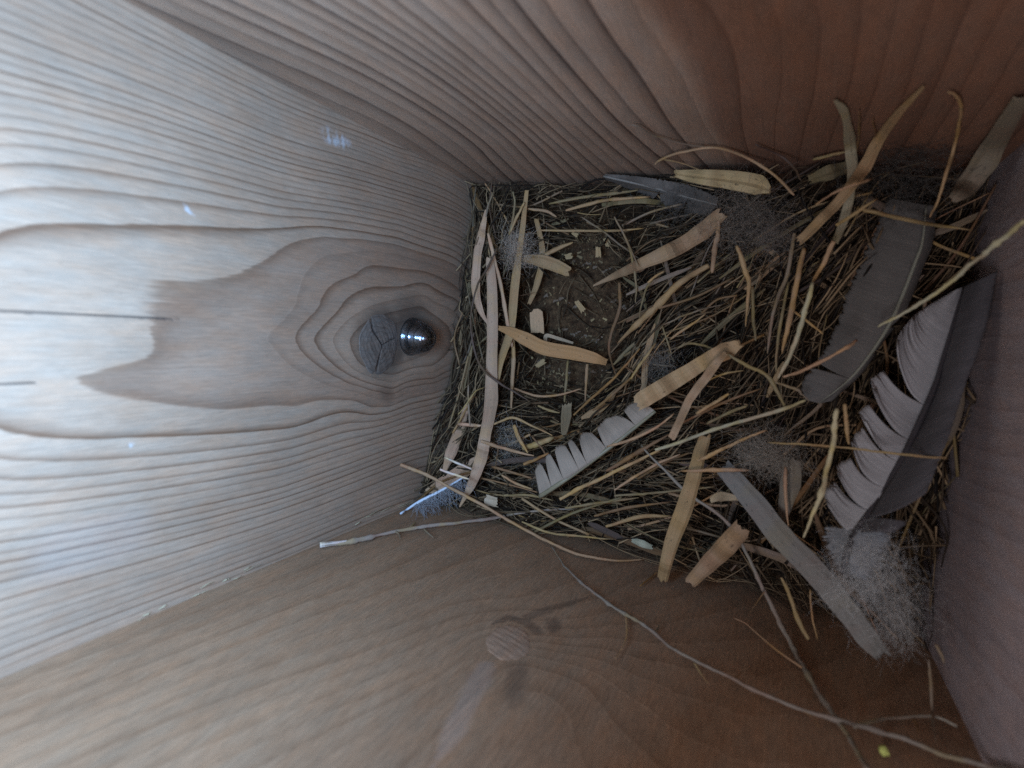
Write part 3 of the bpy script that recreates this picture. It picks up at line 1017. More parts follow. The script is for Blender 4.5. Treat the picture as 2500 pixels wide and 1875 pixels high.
stem('straw', 'short straw slanting over the upper left rim of the cup', [(1330, 622), (1365, 605), (1399, 590)], [12, 12, 8], .006, BEIGE, group=G_STRAW)
stem('straw', 'long thin straw lying level across the upper cup rim', [(1321, 562), (1400, 563), (1498, 563), (1573, 557)], [5, 7, 7, 5], .007, BEIGE, group=G_STRAW)
stem('straw', 'gently bent straw below the upper panel, ending at grey feather', [(1381, 514), (1440, 500), (1498, 489), (1585, 485)], [8, 9, 10, 8], .006, BEIGE, group=G_STRAW)
stem('straw', 'short pinkish straw beside the upper left corner of nest', [(1287, 509), (1336, 514), (1361, 526)], [7, 8, 7], .008, PINK, group=G_STRAW)
stem('straw', 'greenish straw lying along the foot of the upper panel', [(1340, 497), (1420, 480), (1500, 470), (1560, 462)], [6, 9, 10, 7], .004, OLIVE, group=G_STRAW)
blade('grass_blade', 'olive blade tucked along the foot of the upper panel', [(1470, 500), (1560, 490), (1640, 500)], [8, 14, 10], .003, OLIVE, group=G_BLADE)
stem('straw', 'upright straw with bent white tip at upper left corner', [(1203, 470), (1192, 500), (1186, 530)], [5, 6, 6], .012, GREY, group=G_STRAW)
stem('straw', 'fork of a straw standing above the down tuft, olive and thin', [(1252, 468), (1257, 500), (1249, 550), (1240, 575)], [5, 6, 7, 6], .010, OLIVE, group=G_STRAW)
stem('straw', 'thin straw crossing the fork above the down tuft, leaning left', [(1280, 495), (1262, 530), (1248, 565)], [6, 8, 6], .013, BEIGE, group=G_STRAW)

# --- in the cup
blade('wood_splinter', 'yellowish curved wood splinter lying across the bare cup', [(1216, 800), (1250, 811), (1280, 826), (1331, 850), (1403, 863), (1450, 874), (1479, 884)], [10, 24, 32, 34, 33, 26, 16], .013, (.43, .215, .085), 'wood splinter', None, .0011, .12, 0, M_CHIP, .02)
blade('wood_chip', 'small cream coloured block standing alone in the cup', [(1309, 760), (1311, 785), (1313, 815)], [31, 33, 32], .003, (.48, .28, .145), 'wood chip', G_CHIP, .0014, 0, 0, M_CHIP, .01)
blade('wood_chip', 'small folded chip just above the splinter in the cup', [(1333, 842), (1334, 820), (1362, 826), (1400, 838)], [7, 10, 8, 5], .005, (.46, .30, .17), 'wood chip', G_CHIP, .0006, 0, 0, M_CHIP)
for _px, _lab in ((((1398, 566), (1412, 574)), 'tiny pale crumb chip highest in the bare cup'), (((1460, 602), (1461, 628)), 'tiny upright yellow chip under the upper cup rim'),
                  (((1478, 582), (1486, 600)), 'tiny beige chip at the upper right of the cup'), (((1380, 628), (1396, 624)), 'tiny ochre chip lying flat in middle of the upper cup'),
                  (((1407, 735), (1425, 760)), 'narrow yellow chip slanting at the right of the cup'), (((1310, 895), (1330, 880)), 'small tan chip just below the splinter')):
    blade('wood_chip', _lab, list(_px), [11, 14], .002, (.40, .25, .11), 'wood chip', G_CHIP, .0006, 0, 0, M_CHIP, .05)
blade('wood_chip', 'brown flat chip standing on edge below the cup', [(1384, 988), (1382, 1020), (1378, 1060)], [22, 26, 14], .008, (.30, .20, .11), 'wood chip', G_CHIP, .0008, 0, 0, M_CHIP)
blade('wood_chip', 'pale folded chip in the lower left corner under the pink stick', [(1190, 1222), (1215, 1226)], [26, 22], .006, (.44, .31, .19), 'wood chip', G_CHIP, .0006, .2, 0, M_CHIP)
blade('wood_chip', 'pale green chip at the foot of the brown panel', [(1545, 1318), (1570, 1328), (1592, 1336)], [12, 18, 10], .006, (.40, .36, .24), 'wood chip', G_CHIP, .0006, .2, 0, M_CHIP)

# --- upper middle
blade('grass_blade', 'wide flat blade slanting from grey fluff down to the cup', [(1448, 698), (1500, 674), (1548, 652), (1650, 606), (1720, 560), (1763, 520)], [4, 16, 25, 38, 42, 30], .012, PINK, group=G_BLADE, thick=.0006)
stem('bark_strip', 'thick brown stalk slanting below the wide flat blade', [(1730, 648), (1663, 690), (1608, 744), (1548, 800), (1505, 842)], [14, 18, 21, 16, 8], .012, BEIGE, 'stalk', None, M_BLADE)
blade('wood_chip', 'long cream wood chip lodged under the dark upper panel', [(1649, 424), (1690, 430), (1740, 435), (1800, 442), (1850, 452), (1880, 466)], [16, 28, 38, 44, 46, 14], .014, (.46, .295, .135), 'wood chip', G_CHIP, .0016, 0, 0, M_CHIP, .01)
t1 = stem('stem_loop', 'arched reddish stem curving over the long cream chip', [(1598, 401), (1614, 387), (1663, 368), (1744, 356), (1825, 379), (1893, 422), (1939, 471)], [6, 7, 7, 7, 8, 9, 10], .020, PINK, 'stem', G_TWIG)
side_shoot(t1, [(1614, 388), (1663, 398), (1706, 414)], [4, 4], .018, YELLOW)
stem('straw', 'grey hair thin stem rising along the dark upper panel', [(1535, 306), (1560, 310), (1608, 336), (1690, 357), (1744, 363)], [3, 4, 4, 4, 4], .022, GREY, group=G_STRAW)
stem('straw', 'dark purple stem behind the arched reddish stem', [(1844, 352), (1907, 382), (1940, 412), (1956, 440)], [5, 6, 7, 6], .016, DARK, group=G_STRAW)
blade('grass_blade', 'olive leaf lying flat at the foot of upper panel right of cream chip', [(1975, 440), (2030, 420), (2090, 400)], [20, 38, 20], .004, OLIVE, group=G_BLADE)
stem('straw', 'yellow straw end just left of the tall upright leaf', [(1985, 390), (2030, 378), (2065, 370)], [8, 9, 7], .010, YELLOW, group=G_STRAW)

# --- upper right
blade('leaf', 'tall upright dry leaf with torn tip against the dark upper panel', [(2040, 246), (2058, 268), (2068, 300), (2074, 345), (2080, 400), (2077, 462), (2062, 530), (2040, 590)], [8, 18, 16, 26, 22, 18, 22, 14], .018, (.33, .25, .15), 'leaf', G_BLADE, twist=.5)
stem('straw', 'thin upright straw close behind the tall upright leaf', [(2098, 272), (2096, 310), (2092, 360), (2084, 410)], [4, 6, 7, 6], .014, BROWN, group=G_STRAW)
stem('straw', 'short dark whisker standing between the upright leaf and the slanting blade', [(2131, 290), (2136, 330), (2128, 355)], [3, 4, 4], .014, BROWN, group=G_STRAW)
blade('grass_blade', 'long blade slanting up right, its grey tip on the upper panel', [(2254, 213), (2198, 272), (2144, 345), (2111, 408), (2049, 490), (1995, 545), (1950, 590)], [8, 20, 24, 30, 24, 24, 20], .020, BEIGE, group=G_BLADE, twist=.2)
stem('straw', 'thin stem hooked at its top, standing right of the slanting blade', [(2313, 224), (2328, 229), (2339, 240), (2345, 272), (2334, 340), (2307, 435), (2288, 495), (2272, 532)], [5, 6, 7, 8, 9, 9, 8, 7], .026, BEIGE, group=G_STRAW)
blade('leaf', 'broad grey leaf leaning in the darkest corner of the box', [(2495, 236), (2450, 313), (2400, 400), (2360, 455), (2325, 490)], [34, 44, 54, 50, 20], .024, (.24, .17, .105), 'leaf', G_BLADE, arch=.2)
stem('straw', 'yellow straw lying level to the right of the upright leaf', [(2092, 507), (2171, 524), (2280, 546), (2378, 558)], [9, 11, 11, 5], .022, YELLOW, group=G_STRAW)
stem('straw', 'short yellow straw crossing the foot of the upright leaf', [(2042, 550), (2090, 522), (2139, 489)], [9, 9, 8], .026, YELLOW, group=G_STRAW)
stem('straw', 'short thick straw with cut end beside the slanting blade', [(1990, 500), (2050, 465), (2128, 438)], [5, 7, 12], .026, PINK, group=G_STRAW)
stem('twig', 'yellow and purple jointed stem rising into the right corner', [(2500, 540), (2456, 572), (2400, 618), (2361, 645), (2328, 683), (2285, 715), (2239, 745), (2190, 776), (2144, 805)], [14, 13, 12, 11, 11, 10, 10, 10, 9], {'z': [.085, .075, .066, .06, .056]}, (.42, .34, .20), 'stem', G_TWIG, nodes=4)
stem('straw', 'jointed straw lying across the brown grey feather', [(2090, 830), (2060, 850), (1981, 892), (1935, 913), (1912, 921)], [8, 9, 9, 9, 8], .030, PINK, group=G_STRAW, nodes=2)

# --- right of the cup: the upright sheaf
SHEAF = [
    ([(1798, 600), (1820, 654), (1828, 690), (1823, 752), (1817, 802)], [11, 13, 12, 8, 4], .018, BEIGE, 'bent straw with a swollen joint left of the upright sheaf'),
    ([(1836, 700), (1839, 776), (1844, 832)], [9, 9, 8], .014, OLIVE, 'dull olive straw standing below the swollen bent straw'),
    ([(1940, 570), (1934, 600), (1923, 668), (1893, 749), (1877, 860)], [10, 11, 11, 10, 8], .016, GREY, 'greyish straw forming the left side of the upright sheaf'),
    ([(1963, 606), (1952, 670), (1939, 735), (1925, 800), (1912, 862)], [12, 14, 15, 14, 10], .020, PINK, 'thick pinkish straw in the middle of the upright sheaf'),
    ([(1985, 690), (1966, 755), (1947, 817), (1920, 880), (1897, 925)], [12, 12, 12, 12, 11], .026, (.45, .37, .21), 'yellow straw lying foremost at right of the upright sheaf'),
    ([(2036, 590), (2012, 645), (1985, 692)], [13, 13, 11], .024, PINK, 'pinkish straw continuing the sheaf up to the slanting blade'),
    ([(1925, 690), (1907, 790), (1895, 860), (1892, 915)], [7, 8, 7, 6], .017, OLIVE, 'slim olive straw between two thicker straws of the sheaf'),
    ([(1774, 863), (1825, 895), (1874, 923), (1900, 962), (1922, 1003)], [8, 10, 11, 11, 10], .024, OLIVE, 'knee bent straw crossing below the foot of the sheaf'),
    ([(1939, 760), (1970, 787), (2009, 816)], [6, 7, 6], .014, BEIGE, 'short straw slanting between sheaf and brown grey feather'),
    ([(1893, 934), (1945, 955), (1960, 968), (1980, 982)], [6, 9, 5, 4], .026, GREY, 'knobbly grey rootlet at the foot of the sheaf'),
    ([(1725, 931), (1771, 912), (1817, 904)], [4, 6, 4], .016, YELLOW, 'small curved yellow straw under the split beige strip'),
    ([(1617, 795), (1640, 783), (1663, 771), (1712, 756), (1762, 743)], [3, 5, 5, 5, 3], .014, GREY, 'bent grey stem above the split beige strip'),
    ([(1617, 796), (1630, 838), (1640, 864)], [4, 5, 4], .013, OLIVE, 'fine olive stem dropping from the bent grey stem'),
    ([(1636, 828), (1680, 797), (1725, 763)], [6, 7, 4], .012, BEIGE, 'short beige straw under the bent grey stem'),
    ([(1655, 850), (1684, 839), (1715, 843), (1742, 852)], [6, 7, 7, 6], .015, OLIVE, 'arched olive stem meeting the head of the split beige strip'),
    ([(1541, 925), (1560, 895), (1581, 866), (1602, 835)], [6, 8, 8, 7], .012, YELLOW, 'yellow straw slanting at the right rim of the cup'),
    ([(1755, 540), (1750, 580), (1744, 620), (1737, 668)], [10, 13, 15, 14], .013, PINK, 'short pink straw hanging below the wide flat blade'),
    ([(1582, 690), (1600, 672), (1620, 660)], [6, 7, 4], .012, PINK, 'tiny pink straw between the wide blade and brown stalk'),
    ([(1512, 690), (1513, 720), (1511, 760), (1492, 818), (1488, 863), (1503, 915)], [9, 10, 10, 9, 8, 7], .008, BROWN, 'curved brown stem marking the right rim of the cup'),
    ([(1434, 888), (1432, 930), (1430, 978)], [10, 9, 6], .006, PINK, 'straight pink straw hanging under the right end of splinter'),
    ([(1386, 880), (1381, 930), (1376, 980)], [6, 8, 8], .005, OLIVE, 'green straw under the middle of the splinter'),
    ([(1401, 1014), (1445, 973), (1488, 936), (1530, 892), (1564, 850)], [5, 7, 8, 7, 5], .012, ORANGE, 'orange brown straw slanting below the right rim of the cup'),
    ([(1447, 1002), (1510, 948), (1560, 900)], [6, 9, 5], .009, BROWN, 'dark brown straw parallel to the orange brown straw'),
    ([(1595, 680), (1580, 700), (1568, 735), (1560, 780)], [5, 6, 6, 4], .010, OLIVE, 'thin olive straw crossing the lower end of the brown stalk'),
    ([(1530, 580), (1545, 640), (1552, 700), (1548, 740)], [5, 6, 6, 4], .013, OLIVE, 'thin olive stem hanging over the wide flat blade near the cup'),
    ([(1500, 530), (1530, 590), (1560, 655)], [5, 6, 5], .014, GREY, 'thin grey stem crossing the wide flat blade near the cup'),
    ([(1420, 530), (1470, 562), (1520, 600), (1560, 630)], [4, 5, 5, 4], .008, GREY, 'thin grey stem slanting over the upper right cup rim'),
]
for pts, w, h, c, lab in SHEAF:
    stem('straw', lab, pts, w, h, c, group=G_STRAW)
stem('straw', 'long thin stem with side twigs running from sheaf foot over brown feather', [(2043, 997), (2036, 1040), (2032, 1076), (2016, 1140), (2002, 1195), (1980, 1250), (1956, 1308)], [12, 13, 13, 12, 12, 11, 10], .034, (.42, .34, .19), 'stem', G_TWIG, nodes=3)
stem('straw', 'pale upright straw behind the yellow purple stem by the barred vane', [(2062, 985), (2065, 1030), (2070, 1083)], [10, 11, 10], .022, BEIGE, group=G_STRAW)
stem('straw', 'fine straw lying level across the large barred feather', [(1877, 1079), (1950, 1083), (2027, 1086), (2110, 1095), (2204, 1107), (2307, 1114)], [5, 6, 6, 6, 7, 7], {'z': [.062, .066, .07, .072]}, YELLOW, group=G_STRAW)

# --- the split strip and lower middle
blade('bark_strip', 'long split beige strip with forked head right of the cup', [(1806, 838), (1770, 858), (1725, 880), (1680, 908), (1620, 945), (1575, 972), (1555, 985)], [22, 44, 34, 38, 42, 42, 36], .022, (.40, .235, .105), 'bark strip', None, .0008, .08, 0, M_BLADE, .02)
blade('bark_strip', 'narrow pink strip branching off the head of the split strip', [(1771, 862), (1745, 892), (1717, 930), (1690, 965), (1672, 1000), (1640, 1070)], [12, 20, 22, 20, 20, 18], .026, PINK, 'bark strip', None, .0006)
LOWER = [
    ([(1600, 1098), (1660, 1079), (1758, 1043), (1850, 1018), (1920, 999), (1966, 982)], [8, 9, 10, 11, 11, 10], .026, (.40, .31, .19), 'longest straw under the split strip, slanting up to the sheaf'),
    ([(1703, 1125), (1735, 1112), (1771, 1095), (1820, 1072), (1875, 1050)], [8, 12, 9, 8, 7], .028, BEIGE, 'straw with a pale swollen end above the grey fluff'),
    ([(1500, 1197), (1550, 1164), (1603, 1133), (1660, 1108)], [6, 8, 8, 6], .018, PINK, 'pinkish straw in the lower tangle parallel to the longest straw'),
    ([(1500, 1211), (1570, 1206), (1649, 1198), (1744, 1187)], [6, 7, 7, 5], .016, OLIVE, 'olive straw lying almost level in the lower tangle'),
    ([(1366, 1220), (1410, 1196), (1461, 1172), (1542, 1131), (1620, 1092)], [9, 12, 11, 10, 8], .016, BEIGE, 'thick straw below the barred half feather, parallel to its shaft'),
    ([(1483, 1090), (1530, 1080), (1600, 1048), (1652, 1010)], [6, 8, 8, 6], .022, PINK, 'straw leaving the barred half feather toward the pink strip'),
    ([(1480, 1150), (1560, 1105), (1640, 1060)], [9, 13, 8], .014, BROWN, 'broad brown straw below the barred half feather'),
    ([(1700, 1010), (1740, 985), (1780, 962)], [9, 10, 10], .022, BEIGE, 'short beige straw under the knee bent straw'),
    ([(1725, 1035), (1775, 1008), (1824, 988)], [8, 9, 9], .020, OLIVE, 'short olive straw with yellow end under the knee bent straw'),
    ([(1660, 1035), (1760, 985), (1860, 948)], [7, 8, 6], .017, BROWN, 'long brown straw reaching the foot of the sheaf'),
    ([(1380, 1240), (1460, 1228), (1560, 1215)], [6, 8, 6], .012, OLIVE, 'olive straw along the lower edge of nest, near the pink stick'),
    ([(1450, 1260), (1530, 1240), (1640, 1228)], [7, 9, 6], .010, BROWN, 'brown straw at the lower edge of nest, left of tan strip'),
    ([(1480, 1285), (1560, 1262), (1640, 1260)], [8, 12, 8], .010, BEIGE, 'flat beige straw above the pale green chip'),
    ([(1174, 1077), (1200, 1087), (1230, 1098), (1265, 1108), (1304, 1115)], [8, 10, 10, 9, 6], .014, PINK, 'pink straw slanting from the long flat blade to the right'),
    ([(1255, 1038), (1268, 1071), (1290, 1108)], [12, 12, 8], .012, BEIGE, 'short beige straw standing above the pink slanting straw'),
    ([(1206, 1036), (1252, 1020), (1300, 1040), (1349, 1064)], [6, 7, 6, 5], .014, BEIGE, 'roof shaped bent straw below the cup'),
    ([(1277, 1134), (1305, 1122), (1340, 1104)], [8, 9, 7], .010, ORANGE, 'short orange straw left of the barred half feather'),
    ([(1275, 1095), (1310, 1084), (1352, 1066)], [14, 18, 14], .008, YELLOW, 'wide yellow straw left of the barred half feather'),
    ([(1312, 990), (1340, 1000), (1366, 1005)], [6, 8, 5], .008, YELLOW, 'short yellow straw under the arched stem of the cup rim'),
    ([(1225, 1160), (1260, 1180), (1300, 1195)], [6, 8, 7], .008, BEIGE, 'beige straw in the lower left tangle beside the long blade tip'),
    ([(1200, 1140), (1240, 1152), (1300, 1172)], [6, 7, 7], .010, BROWN, 'brown straw in the lower left tangle pointing to barred half feather'),
    ([(1230, 1210), (1290, 1208), (1350, 1222)], [5, 7, 6], .010, OLIVE, 'olive straw in the lower left tangle above the pink stick'),
]
for pts, w, h, c, lab in LOWER:
    stem('straw', lab, pts, w, h, c, group=G_STRAW)
blade('grass_blade', 'tan flat strip pointing down to the brown panel, square ended', [(1722, 1062), (1705, 1120), (1690, 1176), (1668, 1244), (1640, 1325), (1617, 1414)], [26, 32, 36, 38, 34, 26], .020, BEIGE, group=G_BLADE, thick=.0006)
blade('grass_blade', 'tapering beige strip pointing down left beside the tan flat strip', [(1812, 1290), (1770, 1335), (1730, 1375), (1684, 1424)], [44, 46, 40, 26], .022, PINK, group=G_BLADE, thick=.0008, arch=.2)
blade('grass_blade', 'broadest grey strip slanting to the lower right corner', [(1765, 1140), (1839, 1225), (1907, 1312), (1988, 1393), (2058, 1480), (2121, 1560), (2156, 1602)], [40, 54, 56, 56, 54, 50, 36], {'z': [.055, .062, .068, .074, .080]}, (.205, .168, .128), group=G_BLADE, thick=.0008)
blade('grass_blade', 'pale cream curl lying behind the forked stem', [(1735, 1222), (1760, 1212), (1800, 1216)], [12, 24, 12], .016, (.38, .27, .15), group=G_BLADE)
blade('grass_blade', 'brown leaf hanging below the round grey fluff', [(1935, 1120), (1930, 1180), (1915, 1240), (1905, 1290)], [40, 46, 30, 6], .016, (.22, .17, .11), group=G_BLADE)
stem('straw', 'thin pale straw standing below the round grey fluff', [(1918, 1140), (1916, 1200), (1920, 1290)], [8, 9, 4], .024, PINK, group=G_STRAW)
stem('straw', 'level straw pointing at the round grey fluff', [(1660, 1150), (1740, 1146), (1830, 1146)], [5, 12, 10], .024, PINK, group=G_STRAW)

# --- twigs leaving the nest
t2 = stem('twig', 'forked stem running from the tangle to the bottom edge of photo', [(1565, 1085), (1600, 1122), (1676, 1195), (1730, 1233), (1787, 1282), (1825, 1347), (1866, 1439), (1900, 1510), (1935, 1575), (1968, 1635), (2011, 1708), (2049, 1758), (2090, 1825), (2125, 1885)],
          [5, 7, 9, 10, 10, 10, 11, 12, 13, 14, 15, 17, 20, 23], {'z': [.045, .052, .056, .060, .068, .082, .10, .12]}, (.27, .205, .15), 'twig', G_TWIG, nodes=3)
side_shoot(t2, [(1958, 1630), (1900, 1590), (1850, 1548), (1820, 1522), (1794, 1510)], [6, 5], {'z': [.08, .07, .062]}, PINK)
side_shoot(t2, [(1866, 1445), (1845, 1475), (1828, 1500)], [4, 3], {'z': [.066, .06]}, BROWN)
t3 = stem('twig', 'longest knobbly twig crossing the brown panel below the nest', [(1344, 1333), (1375, 1375), (1412, 1416), (1476, 1468), (1529, 1502), (1589, 1540), (1638, 1585), (1702, 1619), (1777, 1657), (1890, 1710), (2027, 1758), (2122, 1784), (2216, 1815), (2311, 1847), (2420, 1874), (2520, 1890)],
          [3, 4, 6, 7, 8, 8, 8, 8, 9, 9, 11, 13, 14, 16, 16, 16], {'z': [.03, .03, .034, .042, .055, .075, .1]}, (.235, .175, .125), 'twig', G_TWIG, nodes=9)
side_shoot(t3, [(1529, 1504), (1530, 1551), (1520, 1580), (1502, 1608)], [6, 4], {'z': [.035, .03]}, BEIGE)
side_shoot(t3, [(1695, 1618), (1712, 1645), (1728, 1668)], [6, 4], {'z': [.04, .036]}, YELLOW)
side_shoot(t3, [(1600, 1545), (1608, 1530), (1608, 1520)], [6, 4], {'z': [.042, .044]}, GREY)
side_shoot(t3, [(2085, 1772), (2140, 1758), (2200, 1752), (2280, 1749), (2337, 1773)], [12, 10, 10, 12, 16], {'z': [.07, .08]}, (.34, .27, .18))
side_shoot(t3, [(1780, 1660), (1800, 1652), (1812, 1638)], [4, 3], {'z': [.056, .058]}, BROWN)
side_shoot(t3, [(1960, 1735), (1985, 1752), (2000, 1775)], [5, 3], {'z': [.066, .064]}, BROWN)
side_shoot(t3, [(1440, 1442), (1452, 1452), (1470, 1450)], [3, 3], {'z': [.032, .033]}, BROWN)
side_shoot(t3, [(2230, 1756), (2240, 1775), (2242, 1790)], [5, 4], {'z': [.078, .078]}, BROWN)
side_shoot(t3, [(1870, 1700), (1900, 1690), (1938, 1672)], [4, 3], {'z': [.062, .06]}, GREY)
blade('seed', 'small yellow seed dot near the bottom edge below the longest twig', [(2147, 1828), (2157, 1832), (2166, 1835)], [14, 22, 12], {'z': [.07, .07]}, (.42, .40, .10), 'seed', None, .0012, .3, 0, M_CHIP)
stem('straw', 'faint upright stem in the blurred lower right corner', [(2267, 1610), (2269, 1680), (2271, 1746), (2276, 1810)], [6, 9, 8, 5], {'z': [.075, .085]}, GREY, group=G_TWIG, cat='stem')
stem('straw', 'short faint straw leaning on the right panel, lower right', [(2284, 1574), (2296, 1596), (2304, 1616)], [7, 8, 6], {'z': [.08, .08]}, GREY, group=G_STRAW)
stem('straw', 'green yellow straw end pointing down beside broadest grey strip', [(1908, 1410), (1930, 1465), (1950, 1520), (1974, 1562)], [8, 10, 13, 14], .026, YELLOW, group=G_STRAW)
stem('straw', 'fine pale straw hanging beside the broadest grey strip', [(1978, 1440), (1984, 1500), (1996, 1560)], [4, 5, 4], .026, BEIGE, group=G_STRAW)
t4 = stem('twig', 'white ended twig lying on the joint left of the nest', [(781, 1331), (852, 1321), (912, 1308), (998, 1291), (1053, 1286), (1134, 1278), (1215, 1267), (1297, 1253), (1400, 1245)], [13, 13, 11, 10, 11, 10, 9, 8, 6], {'z': [.082, .066, .052, .042, .04]}, (.30, .205, .14), 'twig', G_TWIG, nodes=3)
side_shoot(t4, [(966, 1298), (974, 1304), (977, 1315)], [6, 5], {'z': [.06, .06]}, GREY)
side_shoot(t4, [(1035, 1292), (1048, 1304), (1058, 1312)], [5, 6], {'z': [.05, .05]}, GREY)
side_shoot(t4, [(1003, 1288), (1010, 1280), (1014, 1275)], [7, 6], {'z': [.056, .058]}, YELLOW)
side_shoot(t4, [(781, 1331), (810, 1327), (850, 1321)], [15, 14], {'z': [.082, .067]}, WHITE)
stem('twig', 'pink stick with rounded white end sticking out at the lower left', [(977, 1134), (1005, 1146), (1039, 1161), (1107, 1196), (1175, 1232), (1229, 1262), (1300, 1302), (1344, 1325), (1420, 1355), (1495, 1367), (1570, 1363)], [13, 10, 9, 9, 9, 9, 9, 9, 9, 9, 7], {'z': [.062, .058, .053, .048, .044, .042]}, PINK, 'twig', G_TWIG)
stem('straw', 'short curved straw between the pink stick and the nest edge', [(1273, 1273), (1337, 1299), (1401, 1308), (1486, 1317)], [6, 7, 7, 5], .014, YELLOW, group=G_STRAW)
stem('straw', 'upper of two short white straws pointing at the pale panel', [(1086, 1117), (1120, 1132), (1152, 1146)], [6, 7, 7], .020, WHITE, group=G_STRAW)
stem('straw', 'lower of two short white straws pointing at the pale panel', [(1074, 1146), (1110, 1158), (1144, 1170)], [6, 7, 6], .020, WHITE, group=G_STRAW)
stem('straw', 'short orange thorn below the tan flat strip on brown panel', [(1561, 1431), (1585, 1412), (1606, 1396)], [4, 5, 6], .016, ORANGE, group=G_STRAW)

# ------------------------------------------------------------------ feathers and down
def vane(parent, name, inner, outer, zi, zo, color, slits=(), gap=0.35, nt=150, nw=12, ragged=0.05, curl=0.0, label=None, sweep=0.0):
    """a feather vane: barbs run from the shaft to the outer edge, in clumps parted at the slits"""
    A = catmull(np.array(inner, float), 8); B = catmull(np.array(outer, float), 8)

    def samp(C, t):
        s = np.concatenate([[0], np.cumsum(np.linalg.norm(np.diff(C, axis=0), axis=1))]); s /= s[-1]
        return np.stack([np.interp(t, s, C[:, 0]), np.interp(t, s, C[:, 1])], 1)
    cuts = [0.0] + sorted(slits) + [1.0]
    V, Fc, UV = [], [], []
    off = 0
    for c in range(len(cuts) - 1):
        a, b = cuts[c], cuts[c + 1]
        k = max(6, int(nt * (b - a)))
        t = np.linspace(a, b, k)
        mid = (a + b) / 2 + 0.15 * (b - a) * random.uniform(-1, 1)
        g = gap * random.uniform(0.5, 1.6)
        tB = mid + (t - mid) * (1 - (g if len(cuts) > 2 else 0))
        if c == 0: tB = np.where(t < mid, t, tB)
        if c == len(cuts) - 2: tB = np.where(t > mid, t, tB)
        tB = np.clip(tB - sweep * np.minimum(1, t / 0.3), 0, 1)
        w = np.linspace(0, 1, nw)
        z0 = np.interp(t, np.linspace(0, 1, len(zi)), zi); z1 = np.interp(t, np.linspace(0, 1, len(zo)), zo)
        z1 = z1 + 0.0012 * random.uniform(-1, 1)
        ln = 1 - ragged * np.abs(rng.normal(size=k)) - (0.12 if len(cuts) > 3 else 0.05) * np.abs(np.linspace(-1, 1, k)) ** 1.5
        for j in range(k):
            for x in w:
                tt = t[j] + (tB[j] - t[j]) * x ** 1.9
                pa = samp(A, np.array([tt]))[0]; pb = samp(B, np.array([tt]))[0]
                xx = x * ln[j]
                p = pa + (pb - pa) * xx
                z = z0[j] + (z1[j] - z0[j]) * xx + curl * math.sin(math.pi * xx)
                V.append(at_z(p, z, 0.0008)); UV.append((t[j] * 4, xx))
        for j in range(k - 1):
            for i in range(nw - 1):
                Fc.append((off + j * nw + i, off + j * nw + i + 1, off + (j + 1) * nw + i + 1, off + (j + 1) * nw + i))
        off += k * nw
    V = np.array(V)
    o = link(name, V - np.array(parent.location), Fc, M_FEATHER, parent, UV)
    o.color = (*color, 1)
    if label: o['label'] = label
    # give the vane a thin real thickness
    md = o.modifiers.new('thickness', 'SOLIDIFY')
    md.thickness = 0.00012
    return o


def shaft(parent, pts, zs, w, color):
    Q = place(pts, {'z': zs})
    V, Fc, uv = tube_geo(Q, width_at(Q, w) / 2, 7)
    o = link('shaft', V - np.array(parent.location), Fc, M_QUILL, parent, uv)
    o.color = (*color, 1)
    return o


def hairs_geo(roots, dirs, lens, rad, curl=0.5, seg=5):
    Vs, Fs = [], []
    off = 0
    for p, d, L in zip(roots, dirs, lens):
        d = d / (np.linalg.norm(d) + 1e-9)
        P = [p]
        for k in range(seg):
            d = d + rng.normal(size=3) * curl * 0.35
            d /= np.linalg.norm(d)
            q = P[-1] + d * L / seg
            q[0] = min(max(q[0], XL + .0004), XR - .0004); q[1] = min(max(q[1], YB + .0004), YT - .0004)
            P.append(q)
        V, Fc, _ = tube_geo(np.array(P), rad * np.linspace(1, .4, seg + 1), 3)
        Vs.append(V); Fs += [tuple(a + off for a in f) for f in Fc]; off += len(V)
    return np.concatenate(Vs), Fs


def hair_mat(name):
    t = NT(name)
    oi = t.n('ShaderNodeObjectInfo')
    d = t.n('ShaderNodeBsdfDiffuse'); tr = t.n('ShaderNodeBsdfTranslucent')
    t.l(oi.outputs['Color'], d.inputs[0]); t.l(oi.outputs['Color'], tr.inputs[0])
    mx = t.n('ShaderNodeMixShader', i_0=0.45)
    t.l(d.outputs[0], mx.inputs[1]); t.l(tr.outputs[0], mx.inputs[2])
    t.l(mx.outputs[0], t.out.inputs[0])
    return t.m


M_HAIR = hair_mat('down_hair')


def down(name, label, c, rpx, h, n, color, parent=None, stretch=(1, 1), length=1.0, rad=0.00006, flat=0.5, lean=(0, 0, 0)):
    p0 = on_nest(c, h) if not isinstance(h, dict) else at_z(c, h['z'], 0.004)
    dist = np.linalg.norm(p0 - CAM)
    r = rpx * dist / F
    roots = p0 + rng.normal(size=(n, 3)) * np.array([r * .5 * stretch[0], r * .5 * stretch[1], r * .25])
    dirs = rng.normal(size=(n, 3)) * np.array([stretch[0], stretch[1], flat]) + np.array(lean)
    lens = np.abs(rng.normal(size=n)) * r * .45 * length + r * .2
    V, Fc = hairs_geo(roots, dirs, lens, rad, 0.9)
    if parent is None:
        o = link(name, V, Fc, M_HAIR, None, loc=p0)
        tag(o, label, 'down tuft', 'loose down tufts in the nest')
    else:
        o = link(name, V - np.array(parent.location), Fc, M_HAIR, parent)
    o.color = (*color, 1)
    return o


